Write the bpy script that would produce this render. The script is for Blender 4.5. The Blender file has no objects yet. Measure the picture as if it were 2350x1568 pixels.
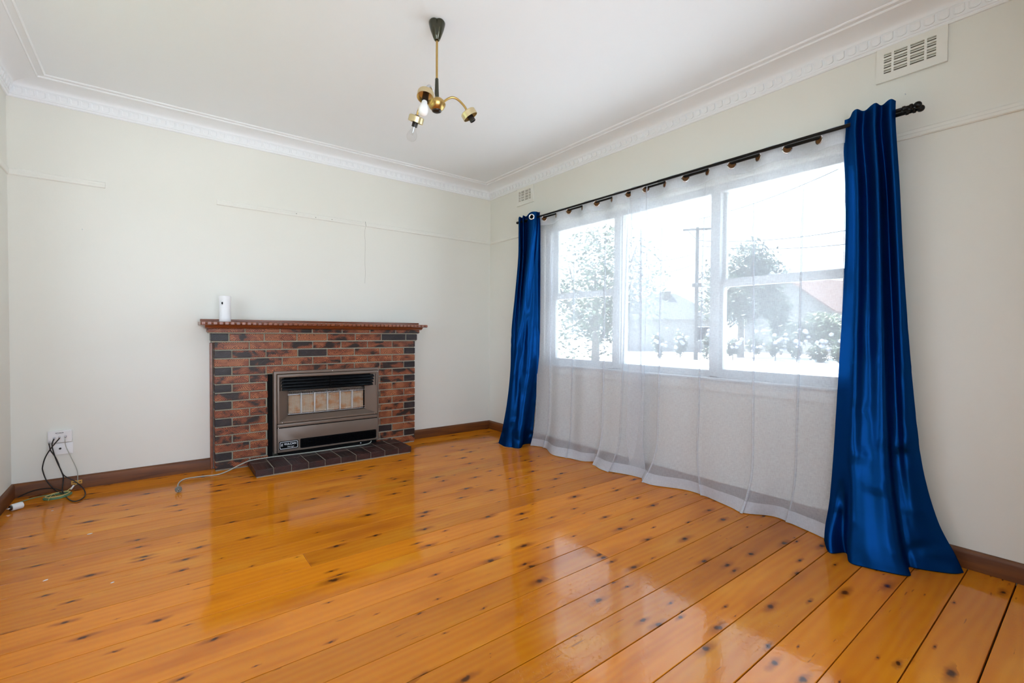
import bpy, bmesh, math, random
from mathutils import Vector, Matrix
C = bpy.context.scene.collection
SC = bpy.context.scene
PI = math.pi

# ------------------------------------------------------------------ camera
CAM = Vector((-3.0460, -4.3657, 1.1012))
yaw, pitch, roll, FPX = 0.6573, 0.0196, 0.0066, 1064.48
fw = Vector((math.sin(yaw) * math.cos(pitch), math.cos(yaw) * math.cos(pitch), -math.sin(pitch)))
rt = Vector((math.cos(yaw), -math.sin(yaw), 0))
up = rt.cross(fw)
rt2 = rt * math.cos(roll) + up * math.sin(roll)
up2 = up * math.cos(roll) - rt * math.sin(roll)
cd = bpy.data.cameras.new('camera')
cam = bpy.data.objects.new('camera', cd)
C.objects.link(cam)
cam.matrix_world = Matrix(((rt2.x, up2.x, -fw.x, CAM.x), (rt2.y, up2.y, -fw.y, CAM.y), (rt2.z, up2.z, -fw.z, CAM.z), (0, 0, 0, 1)))
cd.sensor_width = 36.0
cd.lens = FPX * 36.0 / 2350.0
cd.clip_start = 0.02
cd.clip_end = 400
SC.camera = cam

# ------------------------------------------------------------------ sky, exposure
SKY = (0.76, 0.92, 1.12)
w = bpy.data.worlds.new('overcast_sky')
SC.world = w
w.use_nodes = True
bg = w.node_tree.nodes['Background']
bg.inputs[0].default_value = (*SKY, 1)
bg.inputs[1].default_value = 2.8
SC.view_settings.view_transform = 'Standard'
SC.view_settings.look = 'None'
SC.view_settings.gamma = 1.0
SC.view_settings.exposure = 0.69
SC.view_settings.use_curve_mapping = False
cy = SC.cycles
cy.use_denoising = True
cy.use_adaptive_sampling = True
cy.adaptive_threshold = 0.03
cy.max_bounces = 10
cy.diffuse_bounces = 5
cy.glossy_bounces = 4
cy.transmission_bounces = 6
cy.transparent_max_bounces = 16
cy.caustics_reflective = False
cy.caustics_refractive = False
cy.sample_clamp_indirect = 8.0


sl = bpy.data.lights.new('sun', 'SUN')
sl.energy = 19.0
sl.angle = math.radians(3)
sl.color = (0.95, 0.98, 1.0)
sun = bpy.data.objects.new('sun', sl)
C.objects.link(sun)
sun.rotation_euler = Vector((0.02, -math.cos(math.radians(58)), -math.sin(math.radians(58)))).to_track_quat('-Z', 'Y').to_euler()


def portal(name, loc, rot, sx, sy):
    l = bpy.data.lights.new(name, 'AREA')
    l.shape = 'RECTANGLE'
    l.size, l.size_y = sx, sy
    l.cycles.is_portal = True
    o = bpy.data.objects.new(name, l)
    C.objects.link(o)
    o.location = loc
    o.rotation_euler = rot
    return o


# room measures (metres): back-right corner of the room is the origin
XL, YF, ZC = -3.788, -5.10, 2.715
portal('daylight_portal_street', (0.14, -2.255, 1.455), (0, math.radians(90), 0), 1.35, 2.62)
portal('daylight_portal_rear', (-2.62, YF - 0.13, 1.215), (math.radians(90), 0, 0), 2.3, 2.3)
portal('daylight_portal_side', (XL - 0.13, -1.80, 1.50), (0, math.radians(-90), 0), 1.45, 1.65)

# ------------------------------------------------------------------ helpers


def tag(o, label=None, cat=None, group=None, kind=None):
    if label: o['label'] = label
    if cat: o['category'] = cat
    if group: o['group'] = group
    if kind: o['kind'] = kind
    return o


def thing(name, loc, label, cat, group=None, kind=None):
    o = bpy.data.objects.new(name, None)
    o.empty_display_size = 0.05
    C.objects.link(o)
    o.location = loc
    return tag(o, label, cat, group, kind)


class MB:
    def __init__(s):
        s.v, s.f = [], []

    def add(s, v, f):
        n = len(s.v)
        s.v += [tuple(a) for a in v]
        s.f += [tuple(i + n for i in q) for q in f]
        return s

    def box(s, a, b):
        x0, y0, z0 = [min(i, j) for i, j in zip(a, b)]
        x1, y1, z1 = [max(i, j) for i, j in zip(a, b)]
        return s.add([(x0, y0, z0), (x1, y0, z0), (x1, y1, z0), (x0, y1, z0), (x0, y0, z1), (x1, y0, z1), (x1, y1, z1), (x0, y1, z1)],
                     [(3, 2, 1, 0), (4, 5, 6, 7), (0, 1, 5, 4), (1, 2, 6, 5), (2, 3, 7, 6), (3, 0, 4, 7)])

    def tube(s, pts, r, seg=8, smooth=0, cap=True):
        P = [Vector(p) for p in pts]
        if smooth: P = catmull(P, smooth)
        R = r if callable(r) else (lambda t: r)
        t0 = (P[1] - P[0]).normalized()
        n = t0.orthogonal().normalized()
        rings = []
        for i, p in enumerate(P):
            t = (P[min(i + 1, len(P) - 1)] - P[max(i - 1, 0)])
            t = t.normalized() if t.length > 1e-9 else t0
            n = (n - t * n.dot(t))
            n = n.normalized() if n.length > 1e-6 else t.orthogonal().normalized()
            b = t.cross(n)
            rr = R(i / (len(P) - 1))
            rings.append([p + (n * math.cos(2 * PI * k / seg) + b * math.sin(2 * PI * k / seg)) * rr for k in range(seg)])
        v = [q for ring in rings for q in ring]
        f = []
        for i in range(len(P) - 1):
            for k in range(seg):
                a, c = i * seg + k, i * seg + (k + 1) % seg
                f.append((a, c, c + seg, a + seg))
        if cap:
            f.append(tuple(range(seg))[::-1])
            f.append(tuple(range((len(P) - 1) * seg, len(P) * seg)))
        return s.add(v, f)

    def lathe(s, prof, seg=24, M=None, close=True):
        M = M or Matrix.Identity(4)
        v, f = [], []
        for r, z in prof:
            for k in range(seg):
                v.append(M @ Vector((r * math.cos(2 * PI * k / seg), r * math.sin(2 * PI * k / seg), z)))
        n = len(prof)
        for i in range(n - 1):
            for k in range(seg):
                a, c = i * seg + k, i * seg + (k + 1) % seg
                f.append((a, c, c + seg, a + seg))
        if close:
            if prof[0][0] > 1e-6: f.append(tuple(range(seg))[::-1])
            if prof[-1][0] > 1e-6: f.append(tuple(range((n - 1) * seg, n * seg)))
        return s.add(v, f)

    def prism(s, outline, y0, y1, axis='y'):
        """outline of (a, b) pairs, extruded along an axis"""
        n = len(outline)
        mk = {'y': lambda a, b, c: (a, c, b), 'x': lambda a, b, c: (c, a, b), 'z': lambda a, b, c: (a, b, c)}[axis]
        v = [mk(a, b, y0) for a, b in outline] + [mk(a, b, y1) for a, b in outline]
        f = [tuple(range(n)), tuple(range(n, 2 * n))[::-1]] + [(i, n + i, n + (i + 1) % n, (i + 1) % n) for i in range(n)]
        return s.add(v, f)

    def ring(s, outer, inner, y0, y1):
        """frame between two outlines of equal length in the xz plane"""
        n = len(outer)
        v = [(a, y0, b) for a, b in outer] + [(a, y0, b) for a, b in inner] + [(a, y1, b) for a, b in outer] + [(a, y1, b) for a, b in inner]
        f = []
        for i in range(n):
            j = (i + 1) % n
            f += [(i, j, n + j, n + i), (2 * n + i, 3 * n + i, 3 * n + j, 2 * n + j), (i, 2 * n + i, 2 * n + j, j), (n + i, n + j, 3 * n + j, 3 * n + i)]
        return s.add(v, f)

    def mesh(s, name, bevel=0, seg=1, angle=35):
        me = bpy.data.meshes.new(name)
        bm = bmesh.new()
        vs = [bm.verts.new(a) for a in s.v]
        for q in s.f:
            try: bm.faces.new([vs[i] for i in q])
            except ValueError: pass
        bmesh.ops.remove_doubles(bm, verts=bm.verts, dist=1e-6)
        bmesh.ops.recalc_face_normals(bm, faces=bm.faces)
        if bevel:
            ed = [e for e in bm.edges if len(e.link_faces) == 2 and e.calc_face_angle(0) > math.radians(40)]
            bmesh.ops.bevel(bm, geom=ed, offset=bevel, segments=seg, affect='EDGES', profile=0.5, clamp_overlap=True)
        bm.to_mesh(me)
        bm.free()
        if angle:
            me.polygons.foreach_set('use_smooth', [True] * len(me.polygons))
            me.set_sharp_from_angle(angle=math.radians(angle))
        return me

    def build(s, name, m, parent=None, bevel=0, seg=1, angle=35, loc=None):
        return put(name, s.mesh(name, bevel, seg, angle), m, parent, loc)


def put(name, me, m, parent=None, loc=None):
    if m is not None and not me.materials: me.materials.append(m)
    o = bpy.data.objects.new(name, me)
    C.objects.link(o)
    if loc: o.location = loc
    if parent is not None:
        o.parent = parent
        o.matrix_parent_inverse = Matrix.Translation(parent.location).inverted()
    return o


def catmull(P, n):
    out = []
    for i in range(len(P) - 1):
        p0, p1, p2, p3 = P[max(i - 1, 0)], P[i], P[i + 1], P[min(i + 2, len(P) - 1)]
        for k in range(n):
            t = k / n
            out.append(0.5 * ((2 * p1) + (p2 - p0) * t + (2 * p0 - 5 * p1 + 4 * p2 - p3) * t * t + (3 * p1 - p0 - 3 * p2 + p3) * t ** 3))
    out.append(P[-1])
    return out


def rrect(x0, x1, z0, z1, r, n=5):
    pts = []
    for cx, cz, a0 in ((x1 - r, z1 - r, 0), (x0 + r, z1 - r, 90), (x0 + r, z0 + r, 180), (x1 - r, z0 + r, 270)):
        for k in range(n + 1):
            a = math.radians(a0 + 90 * k / n)
            pts.append((cx + r * math.cos(a), cz + r * math.sin(a)))
    return pts


# ------------------------------------------------------------------ materials


def new_mat(name):
    m = bpy.data.materials.new(name)
    m.use_nodes = True
    nt = m.node_tree
    return m, nt, nt.nodes, nt.links, nt.nodes['Principled BSDF']


def plain(name, col, rough=0.5, metal=0.0, spec=0.5, coat=0.0, coat_r=0.1, var=0.06, scale=8.0, bump=0.0, bscale=60.0, sheen=0.0):
    m, nt, N, L, P = new_mat(name)
    tc = N.new('ShaderNodeTexCoord')
    no = N.new('ShaderNodeTexNoise')
    no.inputs['Scale'].default_value = scale
    no.inputs['Detail'].default_value = 3
    L.new(tc.outputs['Object'], no.inputs['Vector'])
    mx = N.new('ShaderNodeMix')
    mx.data_type = 'RGBA'
    mx.inputs['A'].default_value = (*[c * (1 - var) for c in col], 1)
    mx.inputs['B'].default_value = (*[min(1, c * (1 + var)) for c in col], 1)
    L.new(no.outputs['Fac'], mx.inputs['Factor'])
    L.new(mx.outputs['Result'], P.inputs['Base Color'])
    P.inputs['Roughness'].default_value = rough
    P.inputs['Metallic'].default_value = metal
    P.inputs['Specular IOR Level'].default_value = spec
    P.inputs['Coat Weight'].default_value = coat
    P.inputs['Coat Roughness'].default_value = coat_r
    P.inputs['Sheen Weight'].default_value = sheen
    if bump:
        n2 = N.new('ShaderNodeTexNoise')
        n2.inputs['Scale'].default_value = bscale
        n2.inputs['Detail'].default_value = 4
        L.new(tc.outputs['Object'], n2.inputs['Vector'])
        bu = N.new('ShaderNodeBump')
        bu.inputs['Strength'].default_value = bump
        bu.inputs['Distance'].default_value = 0.004
        L.new(n2.outputs['Fac'], bu.inputs['Height'])
        L.new(bu.outputs['Normal'], P.inputs['Normal'])
    return m


def math_node(N, L, op, a, b=None, c=None, clamp=False):
    n = N.new('ShaderNodeMath')
    n.operation = op
    n.use_clamp = clamp
    for i, v in enumerate((a, b, c)):
        if v is None: continue
        if isinstance(v, (int, float)): n.inputs[i].default_value = v
        else: L.new(v, n.inputs[i])
    return n.outputs[0]


def mix_col(N, L, fac, a, b, blend='MIX'):
    n = N.new('ShaderNodeMix')
    n.data_type = 'RGBA'
    n.blend_type = blend
    for k, v in (('Factor', fac), ('A', a), ('B', b)):
        if isinstance(v, (int, float)): n.inputs[k].default_value = v
        elif isinstance(v, tuple): n.inputs[k].default_value = (*v, 1) if len(v) == 3 else v
        else: L.new(v, n.inputs[k])
    return n.outputs['Result']


def smooth(N, L, v, lo, hi, o0=0.0, o1=1.0):
    n = N.new('ShaderNodeMapRange')
    n.interpolation_type = 'SMOOTHSTEP'
    for k, a in (('Value', v), ('From Min', lo), ('From Max', hi), ('To Min', o0), ('To Max', o1)):
        if isinstance(a, (int, float)): n.inputs[k].default_value = a
        else: L.new(a, n.inputs[k])
    return n.outputs['Result']


def local_coords(N, L, sx=1.0, sy=1.0, sz=1.0, jitter=True):
    """object coordinates shifted by each object's own random number, so that alike pieces differ"""
    tc = N.new('ShaderNodeTexCoord')
    mp = N.new('ShaderNodeMapping')
    mp.inputs['Scale'].default_value = (sx, sy, sz)
    L.new(tc.outputs['Object'], mp.inputs['Vector'])
    oi = N.new('ShaderNodeObjectInfo')
    if not jitter: return mp.outputs['Vector'], oi
    cm = N.new('ShaderNodeCombineXYZ')
    for i, k in enumerate((37.0, 91.0, 53.0)):
        L.new(math_node(N, L, 'MULTIPLY', oi.outputs['Random'], k), cm.inputs[i])
    ad = N.new('ShaderNodeVectorMath')
    ad.operation = 'ADD'
    L.new(mp.outputs['Vector'], ad.inputs[0])
    L.new(cm.outputs[0], ad.inputs[1])
    return ad.outputs[0], oi


def noise(N, L, vec, scale, detail=3.0, rough=0.5, dist=0.0):
    n = N.new('ShaderNodeTexNoise')
    n.inputs['Scale'].default_value = scale
    n.inputs['Detail'].default_value = detail
    n.inputs['Roughness'].default_value = rough
    n.inputs['Distortion'].default_value = dist
    L.new(vec, n.inputs['Vector'])
    return n.outputs['Fac']


def scaled(N, L, vec, s):
    n = N.new('ShaderNodeVectorMath')
    n.operation = 'MULTIPLY'
    L.new(vec, n.inputs[0])
    n.inputs[1].default_value = s
    return n.outputs[0]


def mat_pine_floor():
    m, nt, N, L, P = new_mat('varnished_knotty_pine')
    vec, oi = local_coords(N, L)
    big = noise(N, L, scaled(N, L, vec, (1.6, 5, 1)), 1.0, 3)
    # knots: scattered cells, many of them hold a knot with a streaked halo along the grain
    kv = scaled(N, L, vec, (4.6, 7.6, 0.0))
    wob = N.new('ShaderNodeTexNoise')
    wob.inputs['Scale'].default_value = 26
    wob.inputs['Detail'].default_value = 3
    L.new(vec, wob.inputs['Vector'])
    wv = N.new('ShaderNodeVectorMath')
    wv.operation = 'MULTIPLY_ADD'
    L.new(wob.outputs['Color'], wv.inputs[0])
    wv.inputs[1].default_value = (0.16, 0.16, 0)
    L.new(kv, wv.inputs[2])
    vo = N.new('ShaderNodeTexVoronoi')
    vo.voronoi_dimensions = '2D'
    vo.inputs['Scale'].default_value = 1.0
    L.new(wv.outputs[0], vo.inputs['Vector'])
    dl = N.new('ShaderNodeVectorMath')
    dl.operation = 'SUBTRACT'
    L.new(wv.outputs[0], dl.inputs[0])
    L.new(vo.outputs['Position'], dl.inputs[1])

    def length(sc):
        n = N.new('ShaderNodeVectorMath')
        n.operation = 'LENGTH'
        L.new(scaled(N, L, dl.outputs[0], sc), n.inputs[0])
        return n.outputs['Value']
    sep = N.new('ShaderNodeSeparateColor')
    L.new(vo.outputs['Color'], sep.inputs[0])
    rad = smooth(N, L, sep.outputs[0], 0.22, 1.05, 0.0, 0.105)
    core = smooth(N, L, length((0.9, 0.9, 0)), math_node(N, L, 'MULTIPLY', rad, 0.35), math_node(N, L, 'MULTIPLY', rad, 1.15), 1, 0)
    halo = smooth(N, L, length((0.50, 1.05, 0)), math_node(N, L, 'MULTIPLY', rad, 0.5), math_node(N, L, 'MULTIPLY', rad, 2.3), 1, 0)
    # streaked grain
    sx = N.new('ShaderNodeSeparateXYZ')
    L.new(vec, sx.inputs[0])
    flow = noise(N, L, scaled(N, L, vec, (0.9, 5, 1)), 1.0, 2)
    g = math_node(N, L, 'MULTIPLY', sx.outputs[1], 95.0)
    g = math_node(N, L, 'ADD', g, math_node(N, L, 'MULTIPLY', flow, 15.0))
    g = math_node(N, L, 'ADD', g, math_node(N, L, 'MULTIPLY', halo, 1.6))
    ring = math_node(N, L, 'ADD', math_node(N, L, 'MULTIPLY', math_node(N, L, 'SINE', math_node(N, L, 'MULTIPLY', g, 1.7)), 0.5), 0.5)
    fine = noise(N, L, scaled(N, L, vec, (7, 240, 1)), 1.0, 3, 0.6)
    c = mix_col(N, L, ring, (0.650, 0.212, 0.0080), (0.610, 0.183, 0.0065))
    c = mix_col(N, L, math_node(N, L, 'MULTIPLY', fine, 0.30), c, (0.50, 0.145, 0.006))
    c = mix_col(N, L, smooth(N, L, big, 0.48, 0.76, 0, 0.70), c, (0.40, 0.098, 0.005))
    c = mix_col(N, L, smooth(N, L, big, 0.20, 0.46, 0.45, 0), c, (0.78, 0.35, 0.026))
    tone = math_node(N, L, 'MULTIPLY_ADD', oi.outputs['Random'], 0.30, 0.80)
    tn = N.new('ShaderNodeCombineColor')
    for i in range(3): L.new(tone, tn.inputs[i])
    c = mix_col(N, L, 1.0, c, tn.outputs[0], 'MULTIPLY')
    c = mix_col(N, L, math_node(N, L, 'MULTIPLY', halo, 0.68), c, (0.22, 0.050, 0.004))
    c = mix_col(N, L, math_node(N, L, 'MULTIPLY', core, 0.88), c, (0.040, 0.012, 0.003))
    # short dark flecks
    fl = noise(N, L, scaled(N, L, vec, (7, 60, 1)), 1.0, 2)
    c = mix_col(N, L, smooth(N, L, fl, 0.715, 0.76, 0, 0.55), c, (0.12, 0.030, 0.004))
    L.new(c, P.inputs['Base Color'])
    P.inputs['Roughness'].default_value = 0.5
    P.inputs['Specular IOR Level'].default_value = 0.0
    P.inputs['Coat Weight'].default_value = 0.62
    P.inputs['Coat IOR'].default_value = 1.60
    # varnish: worn patches, dents, scratches
    tc = N.new('ShaderNodeTexCoord')
    wear = noise(N, L, vec, 9.0, 5, 0.65)
    L.new(smooth(N, L, wear, 0.35, 0.75, 0.05, 0.13), P.inputs['Coat Roughness'])
    b1 = noise(N, L, vec, 5.0, 2)
    b2 = noise(N, L, scaled(N, L, vec, (34, 60, 1)), 1.0, 3, 0.6)
    pit = smooth(N, L, noise(N, L, scaled(N, L, vec, (75, 95, 1)), 1.0, 2), 0.60, 0.72)
    pit = math_node(N, L, 'MULTIPLY', pit, smooth(N, L, noise(N, L, vec, 3.0, 2), 0.42, 0.62))
    h = math_node(N, L, 'ADD', math_node(N, L, 'MULTIPLY', b1, 0.7), math_node(N, L, 'MULTIPLY', b2, 0.16))
    h = math_node(N, L, 'SUBTRACT', h, math_node(N, L, 'MULTIPLY', pit, 0.45))
    bu = N.new('ShaderNodeBump')
    bu.inputs['Strength'].default_value = 0.35
    bu.inputs['Distance'].default_value = 0.006
    L.new(h, bu.inputs['Height'])
    L.new(bu.outputs['Normal'], P.inputs['Coat Normal'])
    return m


def mat_brick(name, light, mid, dark, lo, hi, groove=0.55, relief=0.0045):
    """carved-face brick: nested angular grooves, flashed dark patches"""
    m, nt, N, L, P = new_mat(name)
    vec, oi = local_coords(N, L)
    flat = scaled(N, L, vec, (10.5, 0.0, 15.0))
    vo = N.new('ShaderNodeTexVoronoi')
    vo.distance = 'MINKOWSKI'
    vo.inputs['Exponent'].default_value = 1.15
    vo.inputs['Scale'].default_value = 1.0
    vo.inputs['Randomness'].default_value = 0.9
    L.new(flat, vo.inputs['Vector'])
    s = math_node(N, L, 'SINE', math_node(N, L, 'MULTIPLY', vo.outputs['Distance'], 2 * PI * 7.0))
    gr = smooth(N, L, s, -0.5, 0.5)
    patch = noise(N, L, scaled(N, L, vec, (1, 1, 1.6)), 8.5, 3, 0.55, 0.4)
    pj = math_node(N, L, 'ADD', patch, math_node(N, L, 'MULTIPLY_ADD', oi.outputs['Random'], 0.14, -0.05))
    c = mix_col(N, L, smooth(N, L, pj, lo, hi), dark, mid)
    c = mix_col(N, L, smooth(N, L, pj, hi, hi + 0.14), c, light)
    c = mix_col(N, L, math_node(N, L, 'MULTIPLY', math_node(N, L, 'SUBTRACT', 1.0, gr), groove), c, (0.035, 0.014, 0.008))
    L.new(c, P.inputs['Base Color'])
    P.inputs['Roughness'].default_value = 0.42
    P.inputs['Specular IOR Level'].default_value = 0.45
    P.inputs['Coat Weight'].default_value = 0.12
    P.inputs['Coat Roughness'].default_value = 0.25
    bu = N.new('ShaderNodeBump')
    bu.inputs['Strength'].default_value = 0.9
    bu.inputs['Distance'].default_value = relief
    L.new(gr, bu.inputs['Height'])
    L.new(bu.outputs['Normal'], P.inputs['Normal'])
    return m


def mat_wood(name, a, b, rough=0.35, coat=0.5, axis=0):
    m, nt, N, L, P = new_mat(name)
    vec, oi = local_coords(N, L)
    s = [30, 30, 30]
    s[axis] = 2.0
    f = noise(N, L, scaled(N, L, vec, tuple(s)), 1.0, 4, 0.6, 0.6)
    f2 = noise(N, L, vec, 3.0, 2)
    c = mix_col(N, L, smooth(N, L, f, 0.3, 0.7), a, b)
    c = mix_col(N, L, smooth(N, L, f2, 0.5, 0.8, 0, 0.35), c, tuple(x * 0.5 for x in a))
    L.new(c, P.inputs['Base Color'])
    P.inputs['Roughness'].default_value = rough
    P.inputs['Coat Weight'].default_value = coat
    P.inputs['Coat Roughness'].default_value = 0.2
    return m


def mat_sheer(name, through):
    """woven voile: part open weave, part white thread that scatters light both ways"""
    m, nt, N, L, P = new_mat(name)
    N.remove(P)
    out = N['Material Output']
    df = N.new('ShaderNodeBsdfDiffuse')
    df.inputs[0].default_value = (0.72, 0.75, 0.80, 1)
    tl = N.new('ShaderNodeBsdfTranslucent')
    tl.inputs[0].default_value = (0.72, 0.75, 0.80, 1)
    th = N.new('ShaderNodeMixShader')
    th.inputs[0].default_value = 0.23
    L.new(df.outputs[0], th.inputs[1])
    L.new(tl.outputs[0], th.inputs[2])
    tr = N.new('ShaderNodeBsdfTransparent')
    tc = N.new('ShaderNodeTexCoord')
    wv = noise(N, L, scaled(N, L, tc.outputs['Object'], (1, 260, 40)), 1.0, 2)
    wh = noise(N, L, scaled(N, L, tc.outputs['Object'], (1, 40, 260)), 1.0, 2)
    f = math_node(N, L, 'ADD', math_node(N, L, 'MULTIPLY', wv, 0.18), math_node(N, L, 'MULTIPLY', wh, 0.18))
    f = math_node(N, L, 'ADD', f, through - 0.18, clamp=True)
    ms = N.new('ShaderNodeMixShader')
    L.new(f, ms.inputs[0])
    L.new(th.outputs[0], ms.inputs[1])
    L.new(tr.outputs[0], ms.inputs[2])
    L.new(ms.outputs[0], out.inputs['Surface'])
    return m


def mat_pane(name, tint=(0.97, 0.99, 0.98), ior=1.45):
    m, nt, N, L, P = new_mat(name)
    N.remove(P)
    out = N['Material Output']
    tr = N.new('ShaderNodeBsdfTransparent')
    tr.inputs[0].default_value = (*tint, 1)
    gl = N.new('ShaderNodeBsdfGlossy')
    gl.inputs['Roughness'].default_value = 0.02
    lw = N.new('ShaderNodeLayerWeight')
    lw.inputs[0].default_value = 0.5
    f0 = ((ior - 1) / (ior + 1)) ** 2
    fr = N.new('ShaderNodeMath')
    fr.operation = 'MULTIPLY_ADD'
    L.new(math_node(N, L, 'POWER', lw.outputs['Facing'], 5.0), fr.inputs[0])
    fr.inputs[1].default_value = 0.9 * (1 - f0)
    fr.inputs[2].default_value = f0
    ms = N.new('ShaderNodeMixShader')
    L.new(fr.outputs[0], ms.inputs[0])
    L.new(tr.outputs[0], ms.inputs[1])
    L.new(gl.outputs[0], ms.inputs[2])
    L.new(ms.outputs[0], out.inputs['Surface'])
    return m


def mat_satin(name, col, edge, gloss):
    """satin weave: deep matt ground with a broad highlight in the thread's own colour"""
    m, nt, N, L, P = new_mat(name)
    N.remove(P)
    out = N['Material Output']
    tc = N.new('ShaderNodeTexCoord')
    f = noise(N, L, scaled(N, L, tc.outputs['Object'], (3, 3, 1.5)), 1.0, 2)
    df = N.new('ShaderNodeBsdfDiffuse')
    L.new(mix_col(N, L, f, col, edge), df.inputs['Color'])
    gl = N.new('ShaderNodeBsdfGlossy')
    gl.inputs['Color'].default_value = (*gloss, 1)
    gl.inputs['Roughness'].default_value = 0.36
    bn = noise(N, L, scaled(N, L, tc.outputs['Object'], (7, 7, 11)), 1.0, 3)
    bu = N.new('ShaderNodeBump')
    bu.inputs['Strength'].default_value = 0.25
    bu.inputs['Distance'].default_value = 0.01
    L.new(bn, bu.inputs['Height'])
    L.new(bu.outputs['Normal'], gl.inputs['Normal'])
    ms = N.new('ShaderNodeMixShader')
    ms.inputs[0].default_value = 0.19
    L.new(df.outputs[0], ms.inputs[1])
    L.new(gl.outputs[0], ms.inputs[2])
    L.new(ms.outputs[0], out.inputs['Surface'])
    return m


M = {}
M['wall'] = plain('painted_plaster_cream', (0.82, 0.815, 0.755), 0.75, spec=0.3, var=0.012, scale=1.3, bump=0.06, bscale=90)
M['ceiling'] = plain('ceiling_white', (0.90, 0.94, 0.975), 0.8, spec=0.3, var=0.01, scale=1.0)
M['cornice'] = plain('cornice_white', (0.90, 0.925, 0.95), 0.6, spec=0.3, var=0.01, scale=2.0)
M['trim'] = plain('painted_trim_cream', (0.83, 0.825, 0.77), 0.5, var=0.02, scale=3)
M['window'] = plain('painted_window_timber', (0.50, 0.50, 0.495), 0.45, var=0.02, scale=3)
M['floor'] = mat_pine_floor()
M['gap'] = plain('dark_subfloor', (0.018, 0.010, 0.006), 0.9)
M['skirting'] = mat_wood('stained_skirting', (0.185, 0.056, 0.007), (0.100, 0.027, 0.004), 0.5, 0.0)
M['skirting_y'] = mat_wood('stained_skirting_side', (0.185, 0.056, 0.007), (0.100, 0.027, 0.004), 0.5, 0.0, axis=1)
M['mantel'] = mat_wood('mahogany_mantel', (0.27, 0.070, 0.017), (0.17, 0.036, 0.010), 0.3, 0.4)
M['brick'] = mat_brick('flashed_carved_brick', (0.60, 0.205, 0.082), (0.40, 0.104, 0.042), (0.030, 0.020, 0.018), 0.37, 0.50, 0.72)
M['brick_dark'] = mat_brick('burnt_carved_brick', (0.10, 0.055, 0.045), (0.040, 0.030, 0.034), (0.016, 0.014, 0.018), 0.40, 0.62)
M['hearth'] = mat_brick('glazed_hearth_brick', (0.060, 0.018, 0.016), (0.040, 0.012, 0.012), (0.018, 0.009, 0.009), 0.35, 0.6, 0.25, 0.0008)
M['mortar'] = plain('mortar', (0.35, 0.325, 0.25), 0.9, var=0.15, scale=40, bump=0.4, bscale=200)
M['heater'] = plain('bronze_enamel', (0.185, 0.135, 0.103), 0.42, metal=0.25, var=0.03, scale=4, coat=0.2, coat_r=0.25)
M['black'] = plain('black_enamel', (0.0025, 0.003, 0.004), 0.30, spec=0.10, coat=0.0, coat_r=0.15)
M['black_matt'] = plain('black_matt', (0.004, 0.004, 0.004), 0.8, spec=0.15)
M['chrome'] = plain('chrome', (0.80, 0.80, 0.82), 0.16, metal=1.0, var=0.02)
M['steel'] = plain('dull_steel', (0.62, 0.64, 0.68), 0.30, metal=1.0, var=0.03)
M['silver_print'] = plain('silver_print', (0.72, 0.75, 0.78), 0.45, var=0.02)
M['white_plastic'] = plain('white_plastic', (0.86, 0.86, 0.87), 0.35, var=0.01)
M['brass'] = plain('aged_brass', (0.55, 0.37, 0.13), 0.30, metal=1.0, var=0.18, scale=14)
M['brass_pale'] = plain('pale_brushed_brass', (0.72, 0.60, 0.36), 0.34, metal=1.0, var=0.12, scale=20)
M['dark_bronze'] = plain('dark_bronze', (0.035, 0.034, 0.016), 0.22, metal=0.6, coat=0.6, var=0.25, scale=12)
M['bakelite'] = plain('bakelite', (0.016, 0.010, 0.007), 0.35)
M['rod'] = plain('rod_black', (0.003, 0.003, 0.004), 0.32, spec=0.25, coat=0.0)
M['blue'] = mat_satin('royal_blue_satin', (0.0005, 0.010, 0.050), (0.0006, 0.014, 0.066), (0.010, 0.160, 0.640))
M['sheer'] = mat_sheer('white_voile', 0.50)
M['sheer_hem'] = mat_sheer('white_voile_hem', 0.24)
M['pane'] = mat_pane('window_glass')
M['bulb_clear'] = mat_pane('bulb_glass', (0.97, 0.97, 0.97), 1.18)
M['bulb_frost'] = plain('frosted_bulb', (0.88, 0.88, 0.88), 0.35)
M['eyelet_lining'] = plain('tan_eyelet_lining', (0.26, 0.115, 0.035), 0.5)
M['cable_black'] = plain('black_cable', (0.012, 0.012, 0.012), 0.4)
M['cable_grey'] = plain('grey_cable', (0.42, 0.43, 0.38), 0.45)
M['cable_green'] = plain('green_cable', (0.10, 0.24, 0.13), 0.4, var=0.3, scale=30)
M['cable_yellow'] = plain('pale_yellow_cable', (0.60, 0.52, 0.20), 0.4, var=0.15, scale=30)
M['clip'] = plain('ochre_clip', (0.62, 0.34, 0.07), 0.4)
M['flake'] = plain('paint_flake', (0.80, 0.78, 0.72), 0.7)
M['crack'] = plain('hairline_crack', (0.42, 0.40, 0.36), 0.9)

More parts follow.
